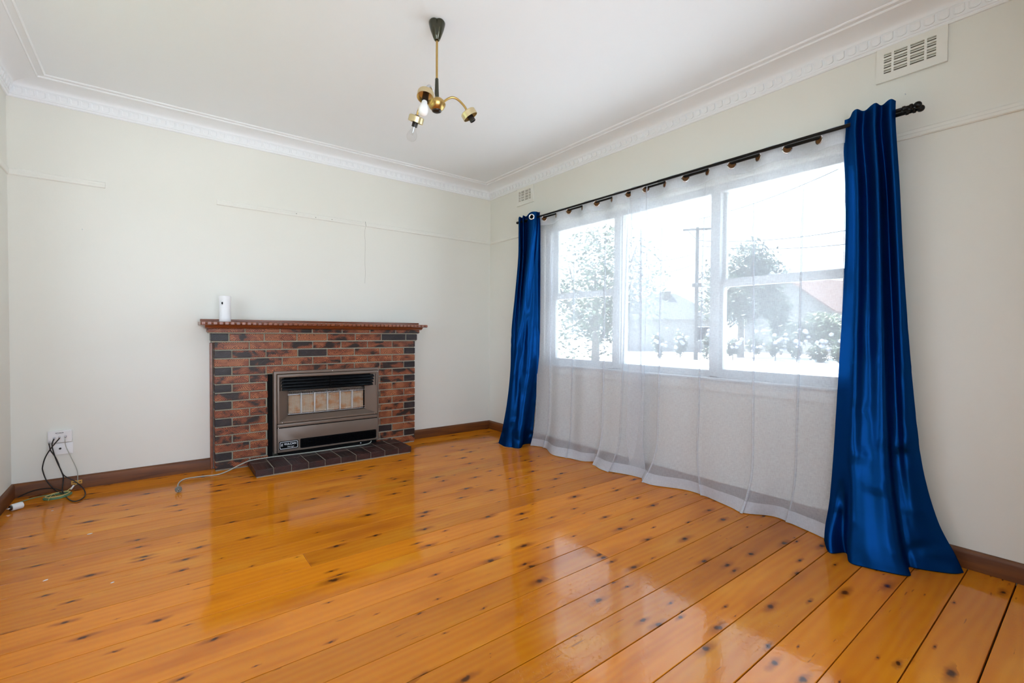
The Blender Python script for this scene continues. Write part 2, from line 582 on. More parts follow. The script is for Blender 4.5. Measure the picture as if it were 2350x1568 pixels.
# ------------------------------------------------------------------ room shell
T = 0.12
wall_back = MB().box((XL - T, 0, -0.05), (T, T, ZC + 0.02)).build('wall_back', M['wall'], angle=0)
LY0, LY1, LZ0, LZ1 = -2.60, -1.00, 0.80, 2.20
wall_left = (MB().box((XL - T, YF - T, -0.05), (XL, LY0, ZC + 0.02)).box((XL - T, LY1, -0.05), (XL, 0, ZC + 0.02))
             .box((XL - T, LY0, -0.05), (XL, LY1, LZ0)).box((XL - T, LY0, LZ1), (XL, LY1, ZC + 0.02))).build('wall_left', M['wall'], angle=0)
WY0, WY1, WZ0, WZ1 = -3.56, -0.955, 0.80, 2.115
wall_right = (MB().box((0, YF - T, -0.05), (T, WY0, ZC + 0.02)).box((0, WY1, -0.05), (T, 0, ZC + 0.02))
              .box((0, WY0, -0.05), (T, WY1, WZ0)).box((0, WY0, WZ1), (T, WY1, ZC + 0.02))).build('wall_right', M['wall'], angle=0)
RX0, RX1, RZ0, RZ1 = -3.74, -1.50, 0.08, 2.35
wall_front = (MB().box((XL, YF - T, -0.05), (RX0, YF, ZC + 0.02)).box((RX1, YF - T, -0.05), (0, YF, ZC + 0.02))
              .box((RX0, YF - T, -0.05), (RX1, YF, RZ0)).box((RX0, YF - T, RZ1), (RX1, YF, ZC + 0.02))).build('wall_front', M['wall'], angle=0)
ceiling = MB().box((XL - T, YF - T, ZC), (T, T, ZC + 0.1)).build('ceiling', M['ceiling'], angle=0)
floor = MB().box((XL - T, YF - T, -0.06), (T, T, -0.018)).build('floor', M['gap'], angle=0)
for o in (wall_back, wall_left, wall_right, wall_front, ceiling, floor): tag(o, kind='structure')

# floor boards: one length each, running across the room
random.seed(4)
PITCH = 0.1562
joints = [-3.190 + PITCH * k for k in range(-12, 21)]
joints = [j for j in joints if YF < j < -0.02]
joints = [YF] + joints + [0.0]
bm_cache = {}
for j0, j1 in zip(joints[:-1], joints[1:]):
    if j1 - j0 < 0.01: continue
    near = min(1.0, max(0.0, (-j0 - 1.0) / 3.0))
    g = 0.0016 + 0.0018 * near + random.uniform(0, 0.0010)
    if abs(j0 + 4.127) < 0.02: g = 0.0055
    wdt = round(j1 - j0 - g, 4)
    cuts = [XL, 0.0]
    if random.random() < 0.12: cuts = [XL, random.uniform(-2.6, -0.5), 0.0]
    for c0, c1 in zip(cuts[:-1], cuts[1:]):
        ln = round(c1 - c0 - 0.001, 4)
        me = MB().box((-ln / 2, -wdt / 2, -0.018), (ln / 2, wdt / 2, 0)).mesh('floor_board', bevel=0.0012)
        put('floor_board', me, M['floor'], floor, ((c0 + c1) / 2, (j0 + g + j1) / 2, random.uniform(-0.0006, 0.0)))

# skirting boards
SKP = [(0, 0), (0.018, 0), (0.018, 0.070), (0.015, 0.081), (0.009, 0.088), (0, 0.090)]


def run_profile(name, prof, a, b, nrm, m, parent=None, mitre0=0, mitre1=0, kind='structure'):
    """extrude (offset from wall, height) along a-b; nrm points into the room; mitres lengthen or shorten the ends with the offset"""
    a, b, n = Vector((*a, 0)), Vector((*b, 0)), Vector((*nrm, 0))
    d = (b - a).normalized()
    v = []
    for q in (0, 1):
        for o_, h in prof:
            base = (a + d * (o_ * mitre0)) if q == 0 else (b - d * (o_ * mitre1))
            v.append(base + n * o_ + Vector((0, 0, h)))
    k = len(prof)
    f = [(i, i + 1, k + i + 1, k + i) for i in range(k - 1)] + [(k - 1, 0, k, 2 * k - 1), tuple(range(k)), tuple(range(k, 2 * k))[::-1]]
    o = MB().add(v, f).build(name, m, parent, angle=30)
    if parent is None: tag(o, kind=kind)
    return o


sk = run_profile('baseboard_back', SKP, (XL, 0), (-2.70, 0), (0, -1), M['skirting'], mitre0=1)
run_profile('baseboard_back', SKP, (-0.985, 0), (0, 0), (0, -1), M['skirting'], mitre1=1)
run_profile('baseboard_right', SKP, (0, 0), (0, YF), (-1, 0), M['skirting_y'], mitre0=1)
run_profile('baseboard_left', SKP, (XL, YF), (XL, 0), (1, 0), M['skirting_y'], mitre1=1)

# cornice with carved drops
COR = [(0, 2.600), (0.010, 2.600), (0.014, 2.606), (0.014, 2.612), (0.019, 2.615), (0.019, 2.620), (0.029, 2.664), (0.034, 2.667), (0.036, 2.671)]
for k in range(1, 11):
    a = k / 10 * PI / 2
    COR.append((0.036 + 0.124 * (1 - math.cos(a)), 2.671 + 0.034 * math.sin(a)))
COR += [(0.165, 2.702), (0.170, 2.707), (0.170, 2.711), (0.196, 2.7105), (0.203, 2.7065), (0.209, 2.711), (0.210, 2.716), (0, 2.716)]
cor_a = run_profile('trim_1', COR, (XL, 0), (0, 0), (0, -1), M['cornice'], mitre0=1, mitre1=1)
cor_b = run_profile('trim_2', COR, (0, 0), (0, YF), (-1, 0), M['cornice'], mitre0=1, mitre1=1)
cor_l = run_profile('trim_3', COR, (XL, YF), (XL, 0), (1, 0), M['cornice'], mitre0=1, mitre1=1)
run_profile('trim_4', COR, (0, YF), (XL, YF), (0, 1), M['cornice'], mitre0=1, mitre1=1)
# one carved drop: a U-shaped shield standing 6 mm proud, built in its own frame (x along the wall, y out of the wall, z up)
sh = [(-0.0205, 0.041), (-0.0205, 0.014)] + [(-0.0205 * math.cos(PI * k / 8), 0.014 - 0.011 * math.sin(PI * k / 8)) for k in range(1, 8)] + [(0.0205, 0.014), (0.0205, 0.041)]
lip = [(a * 0.72, 0.022 + (b - 0.022) * 0.72) for a, b in sh]
drop = MB()
n = len(sh)
outs = [(a, -0.004, b) for a, b in sh] + [(a, 0.007, b) for a, b in sh] + [(a, 0.0035, b) for a, b in lip]
fs = []
for i in range(n):
    j = (i + 1) % n
    fs += [(i, j, n + j, n + i), (n + i, n + j, 2 * n + j, 2 * n + i)]
fs.append(tuple(range(2 * n, 3 * n)))
drop_me = drop.add(outs, fs).mesh('dentil', angle=20)
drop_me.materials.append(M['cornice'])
tilt = math.atan2(0.010, 0.044)


def place_drop(parent, pos, rz):
    o = bpy.data.objects.new('dentil', drop_me)
    C.objects.link(o)
    o.rotation_mode = 'XYZ'
    o.matrix_world = Matrix.Translation(pos) @ Matrix.Rotation(rz, 4, 'Z') @ Matrix.Rotation(-tilt, 4, 'X')
    mw = o.matrix_world.copy()
    o.parent = parent
    o.matrix_basis = mw


DP = 0.0532
k = 0
x = XL + 0.060
while x < -0.05:
    place_drop(cor_a, (x, -0.0195, 2.621), PI)
    x += DP
y = -0.060
while y > -4.35:
    place_drop(cor_b, (-0.0195, y, 2.621), PI / 2)
    y -= DP
y = -0.060
while y > -0.60:
    place_drop(cor_l, (XL + 0.0195, y, 2.621), -PI / 2)
    y -= DP

# picture rail (a stretch of it is missing above the fireplace)
RAIL = [(0, 2.098), (0.008, 2.098), (0.012, 2.103), (0.012, 2.116), (0.009, 2.121), (0.010, 2.134), (0.006, 2.140), (0, 2.142)]
run_profile('trim_5', RAIL, (XL, 0), (-3.312, 0), (0, -1), M['trim'], mitre0=1)
rail2 = run_profile('trim_6', RAIL, (-2.646, 0), (0, 0), (0, -1), M['trim'], mitre1=1)
run_profile('trim_7', RAIL, (0, 0), (0, -0.865), (-1, 0), M['trim'], mitre0=1)
run_profile('trim_8', RAIL, (0, -3.645), (0, YF), (-1, 0), M['trim'])
run_profile('trim_9', RAIL, (XL, YF), (XL, 0), (1, 0), M['trim'], mitre1=1)
# crack at the rail joint and down the plaster, nail holes
ck = [(-1.452, 2.142), (-1.449, 2.120), (-1.445, 2.099)]
MB().tube([(a, -0.0122, b) for a, b in ck], 0.0012, 5).build('joint_gap', M['black_matt'], rail2)
ck = [(-1.446, 2.095), (-1.452, 2.06), (-1.455, 2.02), (-1.449, 1.97), (-1.449, 1.88), (-1.452, 1.76), (-1.447, 1.66), (-1.452, 1.56)]
MB().tube([(a, 0.0003, b) for a, b in ck], 0.0013, 5).build('crack', M['crack'], wall_back)
for a, b in ((-2.06, 2.121), (-1.90, 2.112), (-1.76, 2.114)):
    MB().lathe([(0.0030, -0.001), (0.0030, 0.0005)], 8, Matrix.Translation((a, -0.0118, b)) @ Matrix.Rotation(PI / 2, 4, 'X')).build('nail_hole', M['black_matt'], rail2)
MB().tube([(-3.433, 0.001, 1.793), (-3.433, -0.012, 1.794)], 0.0025, 6).build('nail', M['steel'], wall_back)
MB().tube([(0.001, -3.694, 2.33), (-0.010, -3.694, 2.33)], 0.0022, 6).build('nail', M['steel'], wall_right)

# ------------------------------------------------------------------ window
win = bpy.data.objects.new('window_1', None)
C.objects.link(win)
win.location = (0.05, -2.2575, 0.80)
tag(win, kind='structure')
FX0, FX1 = 0.02, 0.075
bay = [(-1.080, -1.780), (-1.880, -2.648), (-2.742, -3.432)]
MB().box((0.0, WY0, 2.062), (0.11, WY1, WZ1)).build('head', M['window'], win, 0.003)
MB().box((0.0, WY1, WZ0), (0.11, -1.022, 2.062)).build('jamb', M['window'], win, 0.003)
MB().box((0.0, WY0, WZ0), (0.11, -3.492, 2.062)).build('jamb', M['window'], win, 0.003)
MB().box((0.0, -1.805, WZ0), (0.11, -1.872, 2.062)).build('mullion', M['window'], win, 0.003)
MB().box((0.0, -2.655, WZ0), (0.11, -2.722, 2.062)).build('mullion', M['window'], win, 0.003)
MB().box((0.0, WY0, WZ0), (0.11, WY1, 0.812)).build('bottom_rail', M['window'], win, 0.003)
MB().box((-0.055, -3.66, 0.782), (0.11, -0.855, 0.801)).build('sill_board', M['window'], win, 0.006, 2)
MB().box((-0.016, -3.62, 0.705), (0.002, -0.895, 0.783)).build('apron', M['trim'], win, 0.004)
MB().box((-0.016, WY1, 0.80), (0.002, -0.870, 2.185)).build('casing', M['trim'], win, 0.004)
MB().box((-0.016, WY0, 0.80), (0.002, -3.640, 2.185)).build('casing', M['trim'], win, 0.004)
MB().box((-0.016, -3.640, WZ1), (0.002, -0.870, 2.185)).build('casing', M['trim'], win, 0.004)
outer = [(-1.022, -1.805), (-1.872, -2.655), (-2.722, -3.492)]
for i, ((a, b), (oa, ob)) in enumerate(zip(bay, outer)):
    if i == 1:  # fixed light
        MB().ring([(0, 0)] * 4, [(0, 0)] * 4, 0, 0)
        mb = MB().box((FX0, oa, 0.812), (FX1, a, 2.062)).box((FX0, ob, 0.812), (FX1, b, 2.062)).box((FX0, a, 0.812), (FX1, b, 0.846))
        mb.build('sash', M['window'], win)
        MB().box((0.045, a, 0.846), (0.049, b, 2.062)).build('pane', M['pane'], win)
    else:  # double-hung sashes
        mb = MB().box((FX0, oa, 0.812), (0.048, a, 1.440)).box((FX0, ob, 0.812), (0.048, b, 1.440)).box((FX0, a, 0.812), (0.048, b, 0.858)).box((FX0, a, 1.418), (0.048, b, 1.474))
        s_ = mb.build('sash', M['window'], win)
        MB().box((0.033, a, 0.858), (0.036, b, 1.418)).build('pane', M['pane'], s_)
        mb = MB().box((0.050, oa, 1.440), (0.078, a, 2.062)).box((0.050, ob, 1.440), (0.078, b, 2.062)).box((0.050, a, 1.428), (0.078, b, 1.476))
        s_ = mb.build('sash', M['window'], win)
        MB().box((0.063, a, 1.476), (0.066, b, 2.062)).build('pane', M['pane'], s_)
        ym = (a + b) / 2 + 0.03
        MB().box((0.030, ym - 0.03, 1.474), (0.062, ym + 0.03, 1.482)).lathe([(0.012, 0), (0.012, 0.008), (0.006, 0.013)], 12, Matrix.Translation((0.040, ym + 0.012, 1.482))).build('sash_lock', M['steel'], s_)

# unseen rear opening behind the camera, added to let in fill daylight
fill_rear = bpy.data.objects.new('fill_opening_rear', None)
C.objects.link(fill_rear)
fill_rear.location = (-1.9, YF - 0.06, RZ0)
tag(fill_rear, kind='structure')
mb = MB().box((RX0, YF - 0.10, RZ0), (RX0 + 0.06, YF - 0.03, RZ1)).box((RX1 - 0.06, YF - 0.10, RZ0), (RX1, YF - 0.03, RZ1))
mb.box((RX0, YF - 0.10, RZ0), (RX1, YF - 0.03, RZ0 + 0.06)).box((RX0, YF - 0.10, RZ1 - 0.06), (RX1, YF - 0.03, RZ1)).box((-2.65, YF - 0.10, RZ0), (-2.59, YF - 0.03, RZ1))
mb.build('fill_opening_frame', M['window'], fill_rear)
# unseen leaf standing open, added to shade the right curtain and window wall
blocker = bpy.data.objects.new('light_blocker', None)
C.objects.link(blocker)
blocker.location = (RX1 + 0.02, YF, 0)
tag(blocker, kind='structure')
MB().box((RX1, YF + 0.005, 0.008), (RX1 + 0.036, YF + 0.505, 2.34)).build('blocker_leaf', M['window'], blocker, 0.003)
for z0_, z1_ in ((0.14, 0.80), (0.98, 2.20)):
    for xx in (RX1 - 0.003, RX1 + 0.034):
        MB().box((xx, YF + 0.10, z0_), (xx + 0.005, YF + 0.405, z1_)).build('blocker_panel', M['trim'], blocker, 0.002)
for sg in (-1, 1):
    MB().lathe([(0.008, 0.0), (0.008, 0.035), (0.022, 0.042), (0.026, 0.055), (0.018, 0.066), (0.0, 0.068)], 16, Matrix.Translation((RX1 + 0.018 + sg * 0.018, YF + 0.455, 1.02)) @ Matrix.Rotation(sg * PI / 2, 4, 'Y')).build('blocker_knob', M['brass'], blocker, angle=50)
# wide side window in the left wall, out of view, added as fill light
fill_side = bpy.data.objects.new('fill_opening_side', None)
C.objects.link(fill_side)
fill_side.location = (XL - 0.06, -1.80, LZ0)
tag(fill_side, kind='structure')
mb = MB()
for yy in (LY0, -1.83, LY1 - 0.06): mb.box((XL - 0.10, yy, LZ0), (XL - 0.03, yy + 0.06, LZ1))
for zz in (LZ0, LZ1 - 0.06): mb.box((XL - 0.10, LY0, zz), (XL - 0.03, LY1, zz + 0.06))
mb.build('fill_opening_frame', M['window'], fill_side)

# ------------------------------------------------------------------ fireplace
fp = thing('fireplace', (-1.83, -0.06, 0), 'carved red and charcoal brick fireplace with dentilled timber mantel', 'fireplace')
FX_L, FX_R, CO, ZT = -2.676, -0.986, 0.0672, 1.0090
core = (MB().box((FX_L + 0.004, -0.103, 0.0), (-2.309, -0.001, 1.009)).box((-1.379, -0.103, 0.0), (FX_R - 0.004, -0.001, 1.009))
        .box((-2.309, -0.103, 0.742), (-1.379, -0.001, 1.009)).box((FX_L - 0.018, -0.125, 1.009), (FX_R + 0.008, -0.001, 1.080))
        .box((FX_L - 0.038, -0.145, 1.080), (FX_R + 0.022, -0.001, 1.118)).box((-2.309, -0.012, 0), (-1.379, -0.001, 0.742)))
core.build('mortar', M['mortar'], fp, angle=0)
MB().box((-2.3088, -0.100, 0.0), (-2.2700, -0.0125, 0.7415)).build('gap_shade_fill', M['black_matt'], fp)  # black fill standing in for the shade left of the heater
brick_me = {}


def brick(parent, x0, x1, z0, z1, yf, yb, m, key='b'):
    ln, ht, dp = round(x1 - x0, 4), round(z1 - z0, 4), round(yb - yf, 4)
    kk = (ln, ht, dp, m.name)
    if kk not in brick_me:
        me = MB().box((-ln / 2, -dp / 2, -ht / 2), (ln / 2, dp / 2, ht / 2)).mesh('brick', bevel=0.0025, angle=30)
        me.materials.append(m)
        brick_me[kk] = me
    return put('brick', brick_me[kk], None, parent, ((x0 + x1) / 2 + 0, (yf + yb) / 2 + random.uniform(-0.0015, 0.0015), (z0 + z1) / 2))


random.seed(11)
J = 0.0105
for r in range(1, 18):
    zt = ZT - (r - 3) * CO
    zb = zt - CO + J
    if r == 1: xl, xr, yf, zt = FX_L - 0.046, FX_R + 0.030, -0.152, 1.116
    elif r == 2: xl, xr, yf = FX_L - 0.024, FX_R + 0.014, -0.132
    else: xl, xr, yf = FX_L, FX_R, -0.112
    L_ = (xr - xl + J) / 7
    if r % 2 == 1: edges = [xl + L_ * i for i in range(8)]
    else: edges = [xl, xl + L_ / 2] + [xl + L_ * (i + 0.5) for i in range(1, 7)] + [xl + L_ * 7]
    for i in range(len(edges) - 1):
        a, b = edges[i], edges[i + 1] - J
        end = (r % 2 == 0) and i in (0, len(edges) - 2)
        mt = M['brick_dark'] if (end and random.random() < 0.85) or random.random() < 0.05 else M['brick']
        spans = [(a, b)]
        if r >= 7: spans = [(a, min(b, -2.306)), (max(a, -1.381), b)]
        for s0, s1 in spans:
            if s1 - s0 > 0.012:
                brick(fp, s0, s1, zb, zt, yf, -0.02, mt)
# mantel
mprof = [(0.0, 1.142), (0.250, 1.142), (0.262, 1.147), (0.266, 1.156), (0.262, 1.164), (0.250, 1.169), (0.0, 1.169)]
mantel = MB()
n = len(mprof)
v = [(-2.775, -a, b) for a, b in mprof] + [(-0.925, -a, b) for a, b in mprof]
mantel.add(v, [(i, (i + 1) % n, n + (i + 1) % n, n + i) for i in range(n)] + [tuple(range(n)), tuple(range(n, 2 * n))[::-1]])
mantel = mantel.build('mantel_shelf', M['mantel'], fp, 0.003, 2)
ov = [(0.0, 1.116), (0.165, 1.116), (0.178, 1.118), (0.192, 1.124), (0.204, 1.133), (0.208, 1.1425), (0.0, 1.1425)]
n = len(ov)
v = [(-2.735 - a * 0.04, -a, b) for a, b in ov] + [(-0.953 + a * 0.02, -a, b) for a, b in ov]
MB().add(v, [(i, (i + 1) % n, n + (i + 1) % n, n + i) for i in range(n)] + [tuple(range(n)), tuple(range(n, 2 * n))[::-1]]).build('ovolo_moulding', M['mantel'], mantel, angle=40)
MB().box((-2.762, -0.032, 1.169), (-0.905, -0.002, 1.190)).build('back_upstand', M['mantel'], mantel, 0.003, 2)
dm = MB().box((-0.0125, -0.008, -0.0105), (0.0125, 0.008, 0.0105)).mesh('dentil', bevel=0.0018)
dm.materials.append(M['mantel'])
ND = 50
for i in range(ND):
    put('dentil', dm, None, mantel, (-2.757 + (1.814) * i / (ND - 1), -0.267, 1.156))
MB().box((-2.700, -0.030, 0.0), (-2.681, -0.001, 1.004)).build('side_strip', M['mantel'], fp, 0.003)

# hearth
he = thing('hearth', (-1.83, -0.30, 0), 'raised hearth of dark glazed maroon bricks under the gas heater', 'hearth')
MB().box((-2.446, -0.474, 0.0), (-1.206, -0.113, 0.0560)).build('mortar', M['mortar'], he)
HW = 1.262 / 10
for i in range(10):
    a = -2.457 + HW * i
    for yf, yb in ((-0.480, -0.262), (-0.255, -0.114)):
        ln, dp = HW - 0.0045, yb - yf
        kk = ('h', round(dp, 3))
        if kk not in brick_me:
            me = MB().box((-ln / 2, -dp / 2, -0.0245), (ln / 2, dp / 2, 0.0245)).mesh('brick', bevel=0.0022, angle=30)
            me.materials.append(M['hearth'])
            brick_me[kk] = me
        put('brick', brick_me[kk], None, he, (a + HW / 2, (yf + yb) / 2, 0.0335 + random.uniform(-0.001, 0.001)))

# ------------------------------------------------------------------ gas heater
gh = thing('gas_heater', (-1.82, -0.14, 0.057), 'bronze enamel gas space heater set into the brick fireplace', 'heater')
HX0, HX1, HZ0, HZ1, HY = -2.268, -1.374, 0.086, 0.764, -0.155
PX0, PX1 = -2.243, -1.389


def rect(x0, x1, z0, z1): return [(x0, z0), (x1, z0), (x1, z1), (x0, z1)]


MB().ring(rect(HX0, HX1, HZ0, HZ1), rect(PX0 - 0.003, PX1 + 0.003, HZ0 + 0.0, 0.741), HY, -0.030).build('casing', M['heater'], gh, 0.004, 2)
MB().box((HX0 + 0.01, -0.040, HZ0), (HX1 - 0.01, -0.013, HZ1 - 0.02)).build('back_panel', M['black_matt'], gh)
OX0, OX1, OZ0, OZ1 = -2.226, -1.404, 0.343, 0.714
MB().ring(rect(PX0, PX1, 0.328, 0.738), rect(OX0, OX1, OZ0, OZ1), HY - 0.004, HY + 0.010).build('upper_panel', M['heater'], gh, 0.003, 2)
# splayed recess behind the opening
GX0, GX1, GZ0, GZ1, GY = -2.150, -1.490, 0.380, 0.592, -0.095
fo = [(OX0, HY, OZ0), (OX1, HY, OZ0), (OX1, HY, OZ1), (OX0, HY, OZ1)]
fi = [(GX0, GY, GZ0), (GX1, GY, GZ0), (GX1, GY, 0.700), (GX0, GY, 0.700)]
MB().add(fo + fi, [(0, 1, 5, 4), (1, 2, 6, 5), (2, 3, 7, 6), (3, 0, 4, 7)]).build('recess', M['heater'], gh, angle=10)
MB().box((GX0, -0.097, GZ1), (GX1, -0.088, 0.70)).build('baffle', M['black'], gh)
# louvres over the opening
lv = MB().box((-0.405, -0.006, -0.012), (0.405, 0.006, 0.012)).mesh('louvre', bevel=0.004, seg=2)
lv.materials.append(M['black'])
for i, z in enumerate((0.690, 0.664, 0.638, 0.612)):
    o = put('louvre', lv, None, gh, (-1.8135, HY + 0.016 + 0.002 * i, z))
    o.rotation_euler = (math.radians(-18), 0, 0)
for xx in (-2.221, -1.8135, -1.406):
    MB().box((xx - 0.004, HY + 0.001, 0.600), (xx + 0.004, HY + 0.034, 0.708)).build('louvre_end', M['black'], gh, 0.002)
MB().box((-2.219, HY + 0.030, 0.600), (-1.408, HY + 0.035, 0.708)).build('louvre_back', M['black_matt'], gh)
# radiant panels behind a wire guard


def mat_radiant():
    m, nt, N, L, P = new_mat('ribbed_ceramic')
    tc = N.new('ShaderNodeTexCoord')
    s = N.new('ShaderNodeSeparateXYZ')
    L.new(tc.outputs['Object'], s.inputs[0])
    st = math_node(N, L, 'SINE', math_node(N, L, 'MULTIPLY', s.outputs[2], 2 * PI / 0.011))
    f = smooth(N, L, st, -0.4, 0.5)
    nz = noise(N, L, tc.outputs['Object'], 16.0, 2)
    c = mix_col(N, L, smooth(N, L, nz, 0.42, 0.7), (0.78, 0.62, 0.44), (0.72, 0.33, 0.13))
    c = mix_col(N, L, math_node(N, L, 'MULTIPLY', math_node(N, L, 'SUBTRACT', 1, f), 0.6), c, (0.20, 0.13, 0.09))
    L.new(c, P.inputs['Base Color'])
    P.inputs['Roughness'].default_value = 0.7
    bu = N.new('ShaderNodeBump')
    bu.inputs['Strength'].default_value = 0.8
    bu.inputs['Distance'].default_value = 0.003
    L.new(f, bu.inputs['Height'])
    L.new(bu.outputs['Normal'], P.inputs['Normal'])
    return m


M['radiant'] = mat_radiant()
M['ash_white'] = plain('white_ceramic', (0.70, 0.70, 0.70), 0.6)
RW = (GX1 - GX0) / 6
for i in range(6):
    a = GX0 + RW * i
    MB().box((a + 0.008, -0.072, GZ0 + 0.012), (a + RW - 0.006, -0.052, 0.548)).build('radiant_panel', M['radiant'], gh, 0.002)
    if i:
        MB().box((a - 0.005, -0.084, GZ0 + 0.012), (a + 0.006, -0.052, 0.562)).build('radiant_divider', M['ash_white'], gh, 0.002)
MB().add([(GX0, -0.050, 0.556), (GX1, -0.050, 0.556), (GX1, -0.090, 0.590), (GX0, -0.090, 0.590)], [(0, 1, 2, 3)]).box((GX0, -0.051, GZ0), (GX1, -0.048, 0.59)).build('reflector', M['steel'], gh, angle=0)
gd = MB()
NW = 46
for i in range(NW):
    xx = GX0 + 0.004 + (GX1 - GX0 - 0.008) * i / (NW - 1)
    gd.tube([(xx, -0.094, GZ0 + 0.002), (xx, -0.108, GZ0 + 0.006), (xx, -0.110, GZ1 - 0.008), (xx, -0.094, GZ1 - 0.002)], 0.0009, 5)
for z in (GZ0 + 0.010, GZ0 + 0.028, 0.562, GZ1 - 0.010):
    gd.tube([(GX0, -0.1085, z), (GX1, -0.1085, z)], 0.0012, 5)
gd.build('wire_guard', M['chrome'], gh)
MB().box((PX0, HY - 0.004, 0.2965), (PX1, HY + 0.012, 0.324)).build('control_flap', M['heater'], gh, 0.003, 2)
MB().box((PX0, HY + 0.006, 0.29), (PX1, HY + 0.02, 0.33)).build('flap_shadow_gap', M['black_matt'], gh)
lower = MB()
vz0, vz1, vx0, vx1 = 0.106, 0.183, -2.066, -1.404
lower.ring(rect(PX0, PX1, 0.088, 0.290), rect(vx0, vx1, vz0, vz1), HY - 0.004, HY + 0.010)
lower = lower.build('lower_panel', M['heater'], gh, 0.003, 2)
o_ = rrect(vx0 - 0.002, vx1 + 0.002, vz0 - 0.002, vz1 + 0.002, 0.014)
i_ = rrect(vx0 + 0.008, vx1 - 0.008, vz0 + 0.008, vz1 - 0.008, 0.006)
vent = MB().ring(o_, i_, HY - 0.006, HY + 0.004).build('vent_grille', M['black'], gh, angle=30)
MB().box((vx0 - 0.002, HY + 0.010, vz0 - 0.002), (vx1 + 0.002, HY + 0.016, vz1 + 0.002)).build('vent_back', M['black_matt'], gh)
fin = MB().box((-(vx1 - vx0) / 2 + 0.008, -0.005, -0.0016), ((vx1 - vx0) / 2 - 0.008, 0.006, 0.0016)).mesh('vent_fin', bevel=0.0006)
fin.materials.append(M['black'])
for i in range(6):
    put('vent_fin', fin, None, vent, ((vx0 + vx1) / 2, HY + 0.001, vz0 + 0.0165 + i * 0.0088))
rib = MB().box((-0.0016, -0.003, -0.029), (0.0016, 0.006, 0.029)).mesh('vent_rib', bevel=0.0005)
rib.materials.append(M['black'])
for i in range(1, 10):
    put('vent_rib', rib, None, vent, (vx0 + (vx1 - vx0) * i / 10, HY + 0.003, (vz0 + vz1) / 2))
# badge with lettering
bx0, bx1, bz0, bz1 = -2.233, -2.081, 0.110, 0.182
badge = MB().prism(rrect(bx0, bx1, bz0, bz1, 0.014), HY - 0.0075, HY - 0.003).build('badge', M['black'], gh, angle=30)
MB().ring(rrect(bx0 + 0.006, bx1 - 0.006, bz0 + 0.006, bz1 - 0.006, 0.010), rrect(bx0 + 0.010, bx1 - 0.010, bz0 + 0.010, bz1 - 0.010, 0.0075), HY - 0.0082, HY - 0.0070).build('badge_border', M['silver_print'], badge, angle=30)


def lettering(name, body, size, loc, parent, m, rot=(PI / 2, 0, 0), shear=0.0, bold=0.0, depth=0.0003, sx=1.0, align='CENTER'):
    cu = bpy.data.curves.new(name, 'FONT')
    cu.body = body
    cu.size = size
    cu.shear = shear
    cu.offset = bold
    cu.extrude = depth
    cu.align_x = align
    cu.resolution_u = 3
    tmp = bpy.data.objects.new(name, cu)
    C.objects.link(tmp)
    bpy.context.view_layer.update()
    me = bpy.data.meshes.new_from_object(tmp.evaluated_get(bpy.context.evaluated_depsgraph_get()))
    bpy.data.objects.remove(tmp)
    me.transform(Matrix.Translation(loc) @ Matrix.Rotation(rot[2], 4, 'Z') @ Matrix.Rotation(rot[0], 4, 'X') @ Matrix.Diagonal((sx, 1, 1, 1)))
    me.materials.clear()
    return put(name, me, m, parent)


lettering('lettering', 'VULCAN', 0.0235, (-2.1465, HY - 0.0078, 0.1475), badge, M['silver_print'], bold=0.0007, sx=1.02)
lettering('lettering', 'Heritage', 0.0150, (-2.1440, HY - 0.0078, 0.1275), badge, M['silver_print'], shear=0.35)
em = MB().ring(rect(-2.2165, -2.2035, 0.1395, 0.1615), rect(-2.2152, -2.2048, 0.1408, 0.1602), HY - 0.0081, HY - 0.0070)
em.prism([(-2.2145, 0.1425), (-2.2120, 0.1425), (-2.2065, 0.1530), (-2.2080, 0.1590), (-2.2110, 0.1540), (-2.2130, 0.1560), (-2.2120, 0.1500)], HY - 0.0081, HY - 0.0070)
em.build('emblem', M['silver_print'], badge, angle=0)
MB().box((PX0 + 0.02, -0.140, 0.0575), (PX1 - 0.01, -0.020, 0.092)).build('plinth', M['black_matt'], gh)
for xx, zz in ((-1.388, 0.726), (-1.80, 0.7525), (-2.206, 0.3355), (-1.418, 0.3355), (-2.236, 0.2925)):
    MB().lathe([(0.0, -0.0045), (0.0030, -0.0035), (0.0036, 0.0)], 10, Matrix.Translation((xx, HY - 0.0035, zz)) @ Matrix.Rotation(-PI / 2, 4, 'X') @ Matrix.Diagonal((1, 1, 1, 1))).build('screw', M['chrome'], gh)
MB().lathe([(0.0, -0.014), (0.006, -0.012), (0.007, 0.0)], 12, Matrix.Translation((-1.545, -0.142, 0.072)) @ Matrix.Rotation(-PI / 2, 4, 'X')).build('gas_cock', M['steel'], gh)
